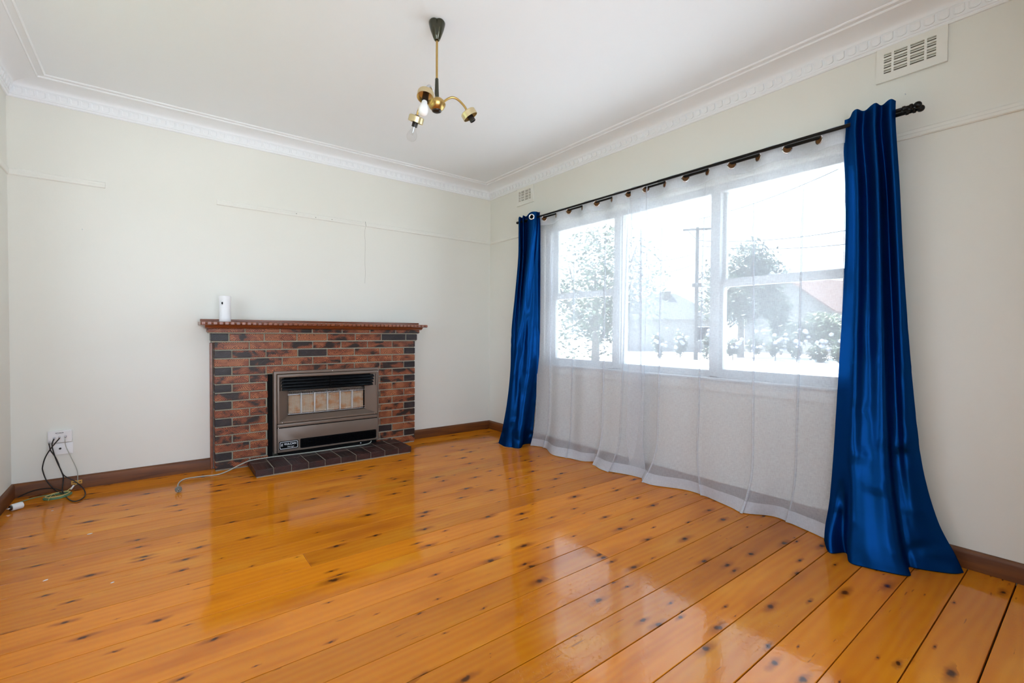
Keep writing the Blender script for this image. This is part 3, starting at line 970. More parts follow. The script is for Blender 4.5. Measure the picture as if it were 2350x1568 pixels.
# mains cord along the hearth and over the floor to its plug
cord_pts = [(-1.44, -0.135, 0.085), (-1.46, -0.160, 0.066), (-1.53, -0.185, 0.062), (-1.70, -0.182, 0.062), (-1.88, -0.186, 0.062), (-2.05, -0.176, 0.062), (-2.18, -0.172, 0.064), (-2.33, -0.178, 0.068),
            (-2.45, -0.190, 0.067), (-2.53, -0.203, 0.045), (-2.60, -0.214, 0.018), (-2.67, -0.222, 0.004), (-2.76, -0.205, 0.004), (-2.86, -0.200, 0.004), (-2.90, -0.245, 0.004), (-2.918, -0.330, 0.005), (-2.922, -0.420, 0.012), (-2.922, -0.470, 0.022)]
cord = MB().tube(cord_pts, 0.0042, 8, smooth=5).build('power_cord', M['cable_grey'], gh)
plug = MB().lathe([(0.005, -0.045), (0.007, -0.030), (0.016, -0.016), (0.020, -0.004), (0.020, 0.006), (0.018, 0.008)], 20,
                  Matrix.Translation((-2.922, -0.515, 0.0225)) @ Matrix.Rotation(PI / 2, 4, 'X') @ Matrix.Rotation(0.15, 4, 'Z')).build('plug', plain('grey_rubber', (0.17, 0.17, 0.14), 0.4), cord)
for a, rr in ((0, 90), (-0.0075, 62), (0.0075, -62)):
    pz = 0.0295 if a == 0 else 0.0185
    pm = MB().box((-0.0032, -0.017, -0.0008), (0.0032, 0.0, 0.0008)).mesh('plug_pin')
    pm.transform(Matrix.Translation((-2.922 + a, -0.522, pz)) @ Matrix.Rotation(math.radians(rr if a else 0), 4, 'Y'))
    put('plug_pin', pm, M['chrome'], plug)

# ------------------------------------------------------------------ air freshener on the mantel
af = thing('air_freshener', (-2.607, -0.135, 1.170), 'white plastic automatic air freshener standing on the mantel', 'air freshener')
secs = [(0.0, 0.0385), (0.004, 0.0400), (0.03, 0.0400), (0.07, 0.0392), (0.12, 0.0388), (0.16, 0.0398), (0.192, 0.0420), (0.199, 0.0405), (0.201, 0.036)]
v, f = [], []
SG = 28
for z, r in secs:
    for k in range(SG):
        a = 2 * PI * k / SG
        v.append((-2.607 + r * math.cos(a), -0.135 + 0.86 * r * math.sin(a), 1.170 + z))
for i in range(len(secs) - 1):
    for k in range(SG):
        f.append((i * SG + k, i * SG + (k + 1) % SG, (i + 1) * SG + (k + 1) % SG, (i + 1) * SG + k))
f += [tuple(range(SG))[::-1], tuple(range((len(secs) - 1) * SG, len(secs) * SG))]
MB().add(v, f).build('body', M['white_plastic'], af, angle=50)
ang = math.radians(235)
Mo = Matrix.Translation((-2.607 + 0.0385 * math.cos(ang), -0.135 + 0.86 * 0.0385 * math.sin(ang), 1.315)) @ Matrix.Rotation(ang + PI / 2, 4, 'Z')
vv = [Mo @ Vector((0.0105 * math.cos(2 * PI * k / 18), -0.0022, 0.021 * math.sin(2 * PI * k / 18))) for k in range(18)]
vv2 = [Mo @ Vector((0.0085 * math.cos(2 * PI * k / 18), 0.004, 0.017 * math.sin(2 * PI * k / 18))) for k in range(18)]
MB().add(vv + vv2, [(k, (k + 1) % 18, 18 + (k + 1) % 18, 18 + k) for k in range(18)] + [tuple(range(18, 36))]).build('spray_opening', plain('opening_grey', (0.42, 0.42, 0.42), 0.5), af)
vv = [Mo @ Vector((0.002 + 0.0048 * math.cos(2 * PI * k / 12), -0.0040, -0.003 + 0.010 * math.sin(2 * PI * k / 12))) for k in range(12)]
vv2 = [Mo @ Vector((0.002 + 0.0048 * math.cos(2 * PI * k / 12), 0.004, -0.003 + 0.010 * math.sin(2 * PI * k / 12))) for k in range(12)]
MB().add(vv + vv2, [(k, (k + 1) % 12, 12 + (k + 1) % 12, 12 + k) for k in range(12)] + [tuple(range(12)), tuple(range(12, 24))]).build('nozzle', M['black_matt'], af)

# ------------------------------------------------------------------ ceiling light
LX, LY = -1.868, -2.182
cl = thing('ceiling_light', (LX, LY, ZC), 'three-arm brass ceiling light without shades hanging from the white ceiling', 'ceiling light')
can = [(0.010, 2.618), (0.014, 2.622), (0.022, 2.640), (0.034, 2.672), (0.041, 2.698), (0.042, 2.708), (0.039, 2.714)]
v, f = [], []
SG = 48
for r, z in can:
    for k in range(SG):
        a = 2 * PI * k / SG
        rr = r * (1 - 0.30 * (r / 0.042) * (1 - abs(math.sin(1.5 * a))) ** 2.0 + 0.04)
        v.append((LX + rr * math.cos(a), LY + rr * math.sin(a), z))
for i in range(len(can) - 1):
    for k in range(SG):
        f.append((i * SG + k, i * SG + (k + 1) % SG, (i + 1) * SG + (k + 1) % SG, (i + 1) * SG + k))
f += [tuple(range(SG))[::-1], tuple(range((len(can) - 1) * SG, len(can) * SG))]
MB().add(v, f).build('canopy', M['dark_bronze'], cl, angle=60)
TZ = Matrix.Translation((LX, LY, 0))
MB().tube([(LX, LY, 2.625), (LX, LY, 2.40)], 0.0058, 12).build('rod', M['brass'], cl)
MB().lathe([(0.0075, 2.424), (0.0090, 2.420), (0.0105, 2.37), (0.0130, 2.315), (0.0135, 2.305)], 16, TZ).build('sleeve', M['dark_bronze'], cl)
hub = MB().lathe([(0.012, 2.322), (0.028, 2.318), (0.040, 2.308), (0.046, 2.294), (0.046, 2.288), (0.038, 2.272), (0.026, 2.260), (0.023, 2.258)], 28, TZ).build('hub', M['brass'], cl, angle=60)
MB().lathe([(0.025, 2.2605), (0.024, 2.254), (0.015, 2.249), (0.0, 2.248)], 20, TZ).build('hub_cap', M['bakelite'], hub, angle=60)
for ai, (deg, rad, tl, met) in enumerate(((-24, 0.168, 33, 'brass'), (104, 0.162, 24, 'brass'), (222, 0.158, 20, 'steel'))):
    a = math.radians(deg)
    u = Vector((math.cos(a), math.sin(a), 0))
    o0 = Vector((LX, LY, 0))
    zc_ = 2.262
    t = math.radians(tl)
    axis = (u * math.sin(t) + Vector((0, 0, -math.cos(t)))).normalized()  # cup looks down and outward
    cupc = o0 + u * rad + Vector((0, 0, zc_))
    pts = [o0 + u * 0.030 + Vector((0, 0, 2.300)), o0 + u * 0.052 + Vector((0, 0, 2.322)), o0 + u * 0.082 + Vector((0, 0, 2.337)), o0 + u * 0.112 + Vector((0, 0, 2.328)), cupc - axis * 0.045, cupc - axis * 0.012]
    arm = MB().tube(pts, 0.0058, 10, smooth=6).build('arm', M['brass'] if met == 'brass' else M['steel'], cl)
    e3 = -axis
    e1 = e3.orthogonal().normalized()
    e2 = e3.cross(e1)
    Mc = Matrix(((e1.x, e2.x, e3.x, cupc.x), (e1.y, e2.y, e3.y, cupc.y), (e1.z, e2.z, e3.z, cupc.z), (0, 0, 0, 1)))
    MB().lathe([(0.008, 0.014), (0.036, 0.013), (0.0405, 0.009), (0.0410, -0.020), (0.0395, -0.020), (0.0385, 0.007), (0.034, 0.010), (0.008, 0.011)], 30, Mc).build('cup', M['brass_pale'], arm, angle=45)
    MB().lathe([(0.0, 0.018), (0.012, 0.018), (0.015, 0.012), (0.0155, -0.044), (0.013, -0.045), (0.0125, -0.030), (0.0, -0.030)], 20, Mc).build('lampholder', M['bakelite'], arm, angle=45)
    if ai == 1:  # clear globe
        MB().lathe([(0.011, -0.036), (0.012, -0.052), (0.016, -0.064), (0.0245, -0.078), (0.0275, -0.092), (0.0255, -0.106), (0.017, -0.117), (0.006, -0.121), (0, -0.1215)], 24, Mc).build('bulb', M['bulb_clear'], arm, angle=60)
        MB().lathe([(0.006, -0.04), (0.004, -0.075), (0.0, -0.076)], 10, Mc).tube([Mc @ Vector(q) for q in ((0.003, 0, -0.07), (0.010, 0, -0.088), (-0.010, 0, -0.088), (-0.003, 0, -0.07))], 0.0007, 5).build('filament', M['steel'], arm)
    if ai == 2:  # frosted pear
        MB().lathe([(0.012, -0.036), (0.0135, -0.050), (0.0170, -0.066), (0.0225, -0.084), (0.0240, -0.098), (0.0215, -0.112), (0.014, -0.123), (0.005, -0.127), (0, -0.1275)], 24, Mc).build('bulb', M['bulb_frost'], arm, angle=60)

# ------------------------------------------------------------------ wall vents


def vent_plate(y0, y1, label):
    z0, z1 = 2.424, 2.600
    t = thing('wall_vent', (-0.01, (y0 + y1) / 2, z0), label, 'vent', 'plaster air vents under the cornice')
    W_, H_ = y0 - y1, z1 - z0
    cols = [(0.115, 0.225), (0.262, 0.455), (0.497, 0.690), (0.727, 0.850)]
    rows = [(0.235 + i * 0.155, 0.235 + i * 0.155 + 0.110) for i in range(4)]
    mb = MB()
    ys = [0] + [c for q in cols for c in q] + [1]
    zs = [0] + [c for q in rows for c in q] + [1]
    v = [(-0.014, y0 - W_ * b, z0 + H_ * a) for a in zs for b in ys]
    nb = len(ys)
    f = []
    for i in range(len(zs) - 1):
        for j in range(nb - 1):
            if i % 2 == 1 and j % 2 == 1: continue
            f.append((i * nb + j, i * nb + j + 1, (i + 1) * nb + j + 1, (i + 1) * nb + j))
    v2 = [(-0.001, b, c) for a, b, c in v]
    nn = len(v)
    f2 = [tuple(nn + k for k in q[::-1]) for q in f]
    ff = f + f2
    for i in range(1, len(zs) - 1, 2):
        for j in range(1, nb - 1, 2):
            c4 = [i * nb + j, i * nb + j + 1, (i + 1) * nb + j + 1, (i + 1) * nb + j]
            for k in range(4): ff.append((c4[k], c4[(k + 1) % 4], nn + c4[(k + 1) % 4], nn + c4[k]))
    oc = [0, nb - 1, len(zs) * nb - 1, (len(zs) - 1) * nb]
    rim = list(range(nb)) + [k * nb + nb - 1 for k in range(1, len(zs))] + [(len(zs) - 1) * nb + k for k in range(nb - 2, -1, -1)] + [k * nb for k in range(len(zs) - 2, 0, -1)]
    for k in range(len(rim)):
        p, q = rim[k], rim[(k + 1) % len(rim)]
        ff.append((p, q, nn + q, nn + p))
    mb.add(v + v2, ff).build('vent_plate', M['trim'], t, angle=20)
    MB().box((-0.0018, y0 - W_ * 0.10, z0 + H_ * 0.2), (-0.0008, y0 - W_ * 0.87, z0 + H_ * 0.83)).build('vent_void', plain('vent_dark', (0.28, 0.25, 0.20), 0.9), t)
    for ca, cb in cols:
        for ra, rb in rows:
            zc = z0 + H_ * (ra + rb) / 2
            MB().add([(-0.013, y0 - W_ * ca, zc + 0.000), (-0.013, y0 - W_ * cb, zc + 0.000), (-0.003, y0 - W_ * cb, zc + 0.008), (-0.003, y0 - W_ * ca, zc + 0.008),
                      (-0.013, y0 - W_ * ca, zc - 0.003), (-0.013, y0 - W_ * cb, zc - 0.003), (-0.003, y0 - W_ * cb, zc + 0.005), (-0.003, y0 - W_ * ca, zc + 0.005)],
                     [(0, 1, 2, 3), (7, 6, 5, 4), (0, 4, 5, 1), (1, 5, 6, 2), (2, 6, 7, 3), (3, 7, 4, 0)]).build('slat', M['trim'], t, angle=0)
    return t


vent_plate(-0.504, -0.770, 'cream air vent high on the wall near the room corner, above the short blue curtain')
vent_plate(-3.573, -3.852, 'cream air vent under the cornice above the rod end with two ball finials')

# ------------------------------------------------------------------ curtain rods


def finial(x, y, z, s, r=0.0098):
    """turned ball end; s is the direction along y"""
    Mf = Matrix.Translation((x, y, z)) @ Matrix.Rotation(-PI / 2 * s, 4, 'X')
    prof = [(r, 0), (r * 1.35, 0.004), (r * 1.35, 0.012), (r * 1.05, 0.016), (r * 1.05, 0.028), (r * 1.4, 0.032), (r * 1.4, 0.040), (r * 0.8, 0.045)]
    R_ = r * 1.65
    for k in range(1, 10):
        a = PI * k / 10
        if k == 1 and R_ * math.sin(a) < r * 0.6: continue
        prof.append((R_ * math.sin(a), 0.045 + R_ * (0.88 - math.cos(a))))
    prof.append((0, 0.045 + R_ * 1.88))
    return MB().lathe(prof, 18, Mf)


RZ = 2.205
def rod_thing(x, y0, y1, label):
    t = thing('curtain_rod', (x, (y0 + y1) / 2, RZ), label, 'curtain rod')
    MB().tube([(x, y0, RZ), (x, (y0 + y1) / 2 - 0.1, RZ)], 0.0082, 14).build('inner_tube', M['rod'], t)
    MB().tube([(x, (y0 + y1) / 2 - 0.1, RZ), (x, y1, RZ)], 0.0100, 14).build('outer_tube', M['rod'], t)
    finial(x, y0, RZ, 1, 0.0082).build('finial', M['rod'], t, angle=60)
    finial(x, y1, RZ, -1, 0.0100).build('finial', M['rod'], t, angle=60)
    return t


front_rod = rod_thing(-0.140, -0.735, -3.712, 'black curtain rod with ball ends carrying the two blue curtains')
back_rod = rod_thing(-0.085, -0.760, -3.712, 'thin black rod behind the other, threaded through the eyelets of the white sheers')
for y in (-0.800, -3.600):
    MB().box((-0.150, y - 0.006, RZ - 0.016), (-0.001, y + 0.006, RZ - 0.010)).box((-0.004, y - 0.012, RZ - 0.045), (-0.001, y + 0.012, RZ + 0.02)).build('bracket', M['rod'], front_rod, 0.001)

# ------------------------------------------------------------------ drapery


def loft(levels, nu=10, nv=8):
    """levels: (z, [(x, y), ...]); smooth in both directions"""
    rows = []
    for z, pts in levels:
        rows.append(catmull([Vector((x, y, z)) for x, y in pts], nu))
    cols = []
    for j in range(len(rows[0])):
        cols.append(catmull([r[j] for r in rows], nv))
    return cols


def cloth(name, cols, m, parent, crease=0.0, seed=1, thick=0.0016):
    rnd = random.Random(seed)
    nu, nv = len(cols), len(cols[0])
    v = []
    for i in range(nu):
        for j in range(nv):
            v.append(cols[i][j].copy())
    f = [(i * nv + j, (i + 1) * nv + j, (i + 1) * nv + j + 1, i * nv + j + 1) for i in range(nu - 1) for j in range(nv - 1)]
    o = MB().add(v, f).build(name, m, parent, angle=180)
    s = o.modifiers.new('thickness', 'SOLIDIFY')
    s.thickness = thick
    s.offset = 0
    return o


right_levels = [
    (2.252, [(-0.105, -3.463), (-0.115, -3.489), (-0.182, -3.522), (-0.200, -3.545), (-0.156, -3.555), (-0.154, -3.572), (-0.192, -3.604), (-0.202, -3.624), (-0.158, -3.630), (-0.155, -3.642), (-0.186, -3.668), (-0.190, -3.683), (-0.152, -3.690)]),
    (2.205, [(-0.105, -3.463), (-0.115, -3.486), (-0.182, -3.520), (-0.200, -3.543), (-0.156, -3.553), (-0.154, -3.570), (-0.192, -3.603), (-0.202, -3.624), (-0.158, -3.630), (-0.155, -3.642), (-0.186, -3.668), (-0.190, -3.683), (-0.152, -3.690)]),
    (2.12, [(-0.105, -3.460), (-0.115, -3.480), (-0.178, -3.517), (-0.196, -3.540), (-0.150, -3.549), (-0.146, -3.567), (-0.186, -3.603), (-0.195, -3.623), (-0.150, -3.628), (-0.145, -3.640), (-0.178, -3.670), (-0.182, -3.686), (-0.148, -3.692)]),
    (1.85, [(-0.105, -3.474), (-0.116, -3.494), (-0.176, -3.533), (-0.186, -3.554), (-0.130, -3.561), (-0.120, -3.581), (-0.172, -3.619), (-0.176, -3.638), (-0.120, -3.640), (-0.100, -3.653), (-0.160, -3.685), (-0.165, -3.701), (-0.125, -3.706)]),
    (1.5, [(-0.115, -3.480), (-0.133, -3.504), (-0.191, -3.544), (-0.202, -3.567), (-0.158, -3.577), (-0.147, -3.598), (-0.185, -3.636), (-0.186, -3.655), (-0.130, -3.659), (-0.108, -3.673), (-0.156, -3.704), (-0.160, -3.720), (-0.122, -3.725)]),
    (1.1, [(-0.134, -3.475), (-0.169, -3.507), (-0.224, -3.550), (-0.238, -3.576), (-0.205, -3.593), (-0.195, -3.618), (-0.218, -3.655), (-0.210, -3.676), (-0.150, -3.681), (-0.126, -3.698), (-0.160, -3.727), (-0.155, -3.743), (-0.115, -3.752)]),
    (0.75, [(-0.157, -3.470), (-0.205, -3.509), (-0.262, -3.554), (-0.280, -3.584), (-0.256, -3.609), (-0.246, -3.639), (-0.256, -3.677), (-0.240, -3.698), (-0.172, -3.700), (-0.148, -3.720), (-0.166, -3.749), (-0.148, -3.769), (-0.107, -3.781)]),
    (0.45, [(-0.180, -3.466), (-0.240, -3.511), (-0.300, -3.558), (-0.322, -3.592), (-0.310, -3.626), (-0.298, -3.662), (-0.295, -3.702), (-0.272, -3.724), (-0.196, -3.719), (-0.172, -3.742), (-0.172, -3.773), (-0.144, -3.799), (-0.099, -3.815)]),
    (0.22, [(-0.199, -3.459), (-0.270, -3.505), (-0.262, -3.548), (-0.352, -3.596), (-0.356, -3.646), (-0.340, -3.692), (-0.327, -3.736), (-0.300, -3.760), (-0.216, -3.751), (-0.195, -3.779), (-0.177, -3.813), (-0.137, -3.848), (-0.092, -3.870)]),
    (0.08, [(-0.212, -3.446), (-0.330, -3.500), (-0.285, -3.552), (-0.380, -3.598), (-0.388, -3.661), (-0.370, -3.713), (-0.350, -3.766), (-0.318, -3.789), (-0.228, -3.777), (-0.208, -3.809), (-0.179, -3.852), (-0.133, -3.900), (-0.088, -3.932)]),
    (0.004, [(-0.225, -3.446), (-0.365, -3.516), (-0.300, -3.566), (-0.402, -3.612), (-0.396, -3.676), (-0.378, -3.733), (-0.348, -3.800), (-0.320, -3.822), (-0.232, -3.797), (-0.215, -3.827), (-0.185, -3.880), (-0.140, -3.940), (-0.090, -3.965)]),
]
left_levels = [
    (2.252, [(-0.130, -0.682), (-0.165, -0.740), (-0.118, -0.726), (-0.166, -0.800), (-0.118, -0.788), (-0.175, -0.905), (-0.186, -0.965), (-0.160, -0.990), (-0.128, -0.985), (-0.124, -0.998), (-0.130, -1.008)]),
    (2.205, [(-0.130, -0.682), (-0.165, -0.740), (-0.118, -0.726), (-0.166, -0.800), (-0.118, -0.788), (-0.175, -0.905), (-0.186, -0.965), (-0.160, -0.990), (-0.128, -0.985), (-0.124, -0.998), (-0.130, -1.008)]),
    (2.12, [(-0.130, -0.684), (-0.166, -0.745), (-0.120, -0.728), (-0.168, -0.810), (-0.120, -0.789), (-0.178, -0.910), (-0.186, -0.968), (-0.158, -0.985), (-0.126, -0.982), (-0.120, -0.998), (-0.122, -1.008)]),
    (1.85, [(-0.135, -0.687), (-0.172, -0.760), (-0.128, -0.732), (-0.176, -0.818), (-0.130, -0.790), (-0.184, -0.895), (-0.196, -0.940), (-0.150, -0.946), (-0.124, -0.944), (-0.104, -0.962), (-0.108, -0.995)]),
    (1.5, [(-0.159, -0.672), (-0.192, -0.745), (-0.165, -0.738), (-0.205, -0.815), (-0.182, -0.812), (-0.222, -0.885), (-0.218, -0.918), (-0.165, -0.926), (-0.140, -0.945), (-0.110, -0.962), (-0.106, -0.995)]),
    (1.1, [(-0.195, -0.660), (-0.228, -0.735), (-0.215, -0.755), (-0.256, -0.825), (-0.262, -0.855), (-0.238, -0.880), (-0.200, -0.885), (-0.190, -0.925), (-0.160, -0.955), (-0.120, -0.966), (-0.104, -0.992)]),
    (0.75, [(-0.234, -0.701), (-0.264, -0.772), (-0.276, -0.805), (-0.304, -0.840), (-0.296, -0.862), (-0.260, -0.868), (-0.240, -0.895), (-0.220, -0.950), (-0.180, -0.968), (-0.130, -0.962), (-0.102, -0.977)]),
    (0.45, [(-0.270, -0.705), (-0.300, -0.774), (-0.325, -0.810), (-0.336, -0.842), (-0.316, -0.862), (-0.286, -0.880), (-0.280, -0.920), (-0.250, -0.955), (-0.200, -0.945), (-0.140, -0.922), (-0.100, -0.938)]),
    (0.22, [(-0.300, -0.685), (-0.330, -0.756), (-0.352, -0.800), (-0.352, -0.835), (-0.330, -0.860), (-0.315, -0.890), (-0.310, -0.935), (-0.270, -0.958), (-0.205, -0.910), (-0.142, -0.888), (-0.098, -0.908)]),
    (0.08, [(-0.322, -0.664), (-0.352, -0.745), (-0.370, -0.800), (-0.362, -0.840), (-0.342, -0.870), (-0.335, -0.905), (-0.318, -0.950), (-0.275, -0.945), (-0.205, -0.880), (-0.145, -0.870), (-0.098, -0.893)]),
    (0.004, [(-0.355, -0.668), (-0.372, -0.745), (-0.385, -0.810), (-0.372, -0.850), (-0.350, -0.885), (-0.342, -0.920), (-0.316, -0.952), (-0.276, -0.934), (-0.200, -0.866), (-0.145, -0.858), (-0.098, -0.884)]),
]


def crumple(cols, amp, seed):
    """small sideways creases in the satin, stronger towards the floor"""
    rnd = random.Random(seed)
    cr = [(rnd.random(), rnd.uniform(0.05, 1.3), rnd.uniform(-0.9, 0.9), rnd.uniform(0.10, 0.30), rnd.choice((-1, 1)) * rnd.uniform(0.5, 1.0)) for _ in range(34)]
    nu = len(cols)
    for i, c in enumerate(cols):
        u = i / (nu - 1)
        for p in c:
            for cu, cz, sl, ln, am in cr:
                du = (u - cu) / ln
                if abs(du) > 1: continue
                dz = (p.z - cz - sl * 0.25 * (u - cu)) / 0.018
                if abs(dz) > 4: continue
                k = am * amp * (1 - du * du) ** 2 * math.exp(-dz * dz / 2)
                p.x -= k * 0.8
                p.y -= k * 0.3
    return cols


bc = thing('blue_curtain', (-0.25, -3.68, 0), 'royal blue satin curtain spreading wide on the floorboards, beside the bare cream wall', 'curtain')
cloth('drape', crumple(loft(right_levels, 8, 12), 0.010, 3), M['blue'], bc)
bc2 = thing('blue_curtain', (-0.22, -0.86, 0), 'narrow royal blue satin curtain with a chrome eyelet, gathered near the room corner', 'curtain')
cloth('drape', crumple(loft(left_levels, 8, 12), 0.009, 8), M['blue'], bc2)


def torus(c, nrm, R_, r_, seg=24, s2=8):
    nrm = Vector(nrm).normalized()
    a = nrm.orthogonal().normalized()
    b = nrm.cross(a)
    v, f = [], []
    for i in range(seg):
        t = 2 * PI * i / seg
        d = a * math.cos(t) + b * math.sin(t)
        for j in range(s2):
            q = 2 * PI * j / s2
            v.append(Vector(c) + d * (R_ + r_ * math.cos(q)) + nrm * r_ * 0.7 * math.sin(q))
    for i in range(seg):
        for j in range(s2):
            f.append((i * s2 + j, ((i + 1) % seg) * s2 + j, ((i + 1) % seg) * s2 + (j + 1) % s2, i * s2 + (j + 1) % s2))
    return MB().add(v, f)


torus((-0.193, -0.962, 2.203), (-0.80, -0.60, 0), 0.0225, 0.0058).build('eyelet', M['chrome'], bc2, angle=60)
MB().lathe([(0, 0), (0.018, 0)], 20, Matrix.Translation((-0.1920, -0.9612, 2.203)) @ Vector((-0.8, -0.6, 0)).to_track_quat('Z', 'Y').to_matrix().to_4x4()).build('eyelet_opening', M['black_matt'], bc2)


def sheer_panel(label, e0, count, ya, yb, seed, folds):
    """eyelet-hung voile from y = ya to yb; e0 is the first eyelet, one every 165 mm"""
    rnd = random.Random(seed)
    SP = 0.1655
    t = thing('sheer_curtain', (-0.09, (ya + yb) / 2, 0), label, 'sheer curtain')
    amp = [rnd.uniform(0.25, 1.25) for _ in range(40)]
    ph = [rnd.uniform(-0.8, 0.8) for _ in range(8)]
    big = [(rnd.uniform(0.6, 2.2), rnd.uniform(0, 6.28), rnd.uniform(0.6, 1)) for _ in range(4)]

    def point(s, z):
        """s metres of the flat-hung width from ya"""
        y = ya - s
        k = (e0 - y) / SP
        h = max(0.0, min(1.0, (2.12 - z) / 2.1))
        h1 = max(0.0, min(1.0, (2.16 - z) / 0.35))
        kk = int(math.floor(k)) + 6
        fr = k - math.floor(k)
        fr = fr * fr * (3 - 2 * fr)
        am = amp[kk % 40] * (1 - fr) + amp[(kk + 1) % 40] * fr
        A = 0.034 * (1 - h1) + (0.016 + 0.010 * h) * am * h1
        psi = PI * k + h * (ph[0] * math.sin(2.1 * y + ph[1] * 3) + ph[2])
        x = -0.085 + A * math.sin(psi)
        yy = y
        # narrow tucked folds: the voile doubles back on itself
        for fy, fw_, lean in folds:
            q = (y - (fy + lean * (2.1 - z) * 0.05)) / fw_
            if abs(q) < 3:
                b_ = math.exp(-q * q)
                yy += h1 * fw_ * 2.3 * q * b_ * -1.0
                x -= h1 * 0.016 * b_
        fb = sum(c * math.sin(a * 3 * y + b) for a, b, c in big) / 4
        x -= h * h * (0.030 + 0.030 * fb)
        if z < 0.34:
            q = (0.34 - z) / 0.34
            kick = math.sin(11 * y + ph[3] * 4) * (0.35 + am * 0.65)
            x -= q * q * (0.036 + 0.058 * kick)
            yy += q * q * 0.066 * math.sin(8 * y + ph[4] * 4)
        return Vector((min(x, -0.030 if z < 0.7 or z > 0.9 else -0.062), yy, z))

    W_ = ya - yb
    nu = int(W_ / 0.006)
    zs = [2.227, 2.218, 2.205, 2.17, 2.13, 2.08, 2.0, 1.9, 1.75, 1.6, 1.45, 1.3, 1.15, 1.0, 0.9, 0.8, 0.7, 0.6, 0.5, 0.42, 0.35, 0.28, 0.22, 0.17, 0.13, 0.10, 0.075, 0.05, 0.025, 0.004]

    def sheet(name, za, zb, off, m):
        zz = [z for z in zs if zb - 1e-6 <= z <= za + 1e-6]
        v = []
        for i in range(nu + 1):
            for z in zz:
                p = point(W_ * i / nu, z)
                p.x += off
                v.append(p)
        n_ = len(zz)
        f = [(i * n_ + j, (i + 1) * n_ + j, (i + 1) * n_ + j + 1, i * n_ + j + 1) for i in range(nu) for j in range(n_ - 1)]
        return MB().add(v, f).build(name, m, t, angle=180)

    sheet('voile', 2.227, 0.004, 0.0, M['sheer'])
    sheet('hem', 0.075, 0.004, -0.002, M['sheer_hem'])
    sheet('heading', 2.227, 2.13, -0.0015, M['sheer_hem'])
    for i in range(count):
        y = e0 - SP * i
        if y > ya or y < yb: continue
        c = point(ya - y, 2.193)
        d = point(ya - y + 0.002, 2.193) - point(ya - y - 0.002, 2.193)
        nr = Vector((d.y, -d.x, 0)).normalized()
        if nr.x > 0: nr = -nr
        e = torus(c, nr, 0.0245, 0.0040).build('eyelet', M['chrome'], t, angle=60)
        MB().lathe([(0.0, 0), (0.0235, 0)], 20, Matrix.Translation(c + nr * 0.002) @ nr.to_track_quat('Z', 'Y').to_matrix().to_4x4()).build('eyelet_lining', M['eyelet_lining'], e)
    # turned side edges
    for s in (0.0, W_):
        pts = [point(s, z) for z in zs]
        MB().tube(pts, 0.0016, 5).build('side_hem', M['sheer_hem'], t)
    return t


sheer_panel('white voile sheer hanging between the narrow blue curtain and the middle of the window', -1.022, 7, -0.965, -2.200, 5, [(-1.13, 0.016, 0), (-1.42, 0.014, 0.1), (-1.78, 0.020, -0.2), (-2.02, 0.026, 0.3)])
sheer_panel('white voile sheer covering the window up to the wide blue curtain', -2.178, 9, -2.060, -3.470, 21, [(-2.15, 0.030, -0.2), (-2.33, 0.016, 0), (-2.66, 0.014, 0.2), (-2.98, 0.016, -0.5), (-3.26, 0.014, 0)])

# ------------------------------------------------------------------ antenna sockets and cables by the left corner
sp = thing('antenna_splitter', (-3.555, -0.015, 0.336), 'white antenna splitter box on the wall with black and grey leads screwed in', 'splitter box')
MB().prism(rrect(-3.614, -3.496, 0.336, 0.414, 0.004), -0.030, -0.001).build('body', M['white_plastic'], sp, 0.002)
lettering('lettering', 'MATCHMASTER', 0.0078, (-3.556, -0.0303, 0.399), sp, M['black_matt'], bold=0.0002, sx=0.72)
lettering('lettering', 'DISTRIBUTION SPLITTER', 0.0036, (-3.556, -0.0303, 0.3925), sp, M['cable_grey'], sx=0.75)
for xx, zz in ((-3.606, 0.348), (-3.582, 0.373), (-3.556, 0.376), (-3.527, 0.378)):
    MB().lathe([(0.0055, 0.0), (0.0055, 0.010), (0.0042, 0.011), (0.0042, 0.016)], 12, Matrix.Translation((xx, -0.029, zz)) @ Matrix.Rotation(PI / 2 + 0.5, 4, 'X')).build('connector', M['steel'], sp, angle=40)
wp = thing('antenna_wall_plate', (-3.555, -0.005, 0.25), 'flat white wall plate with one antenna socket below the splitter box', 'wall plate')
MB().prism(rrect(-3.616, -3.492, 0.250, 0.330, 0.004), -0.010, -0.001).build('plate', M['white_plastic'], wp, 0.002, 2)
MB().lathe([(0.0065, 0.0), (0.0065, 0.006), (0.0045, 0.006), (0.0045, 0.001), (0.0, 0.001)], 16, Matrix.Translation((-3.556, -0.0098, 0.292)) @ Matrix.Rotation(PI / 2, 4, 'X')).build('socket', M['bakelite'], wp, angle=40)
MB().box((-3.527, -0.0103, 0.279), (-3.519, -0.0098, 0.2805)).build('print_mark', M['cable_grey'], wp)


def cable(name, pts, r, m, label, cat='cable', group=None, sm=6):
    return tag(MB().tube(pts, r, 8, smooth=sm).build(name, m), label, cat, group)


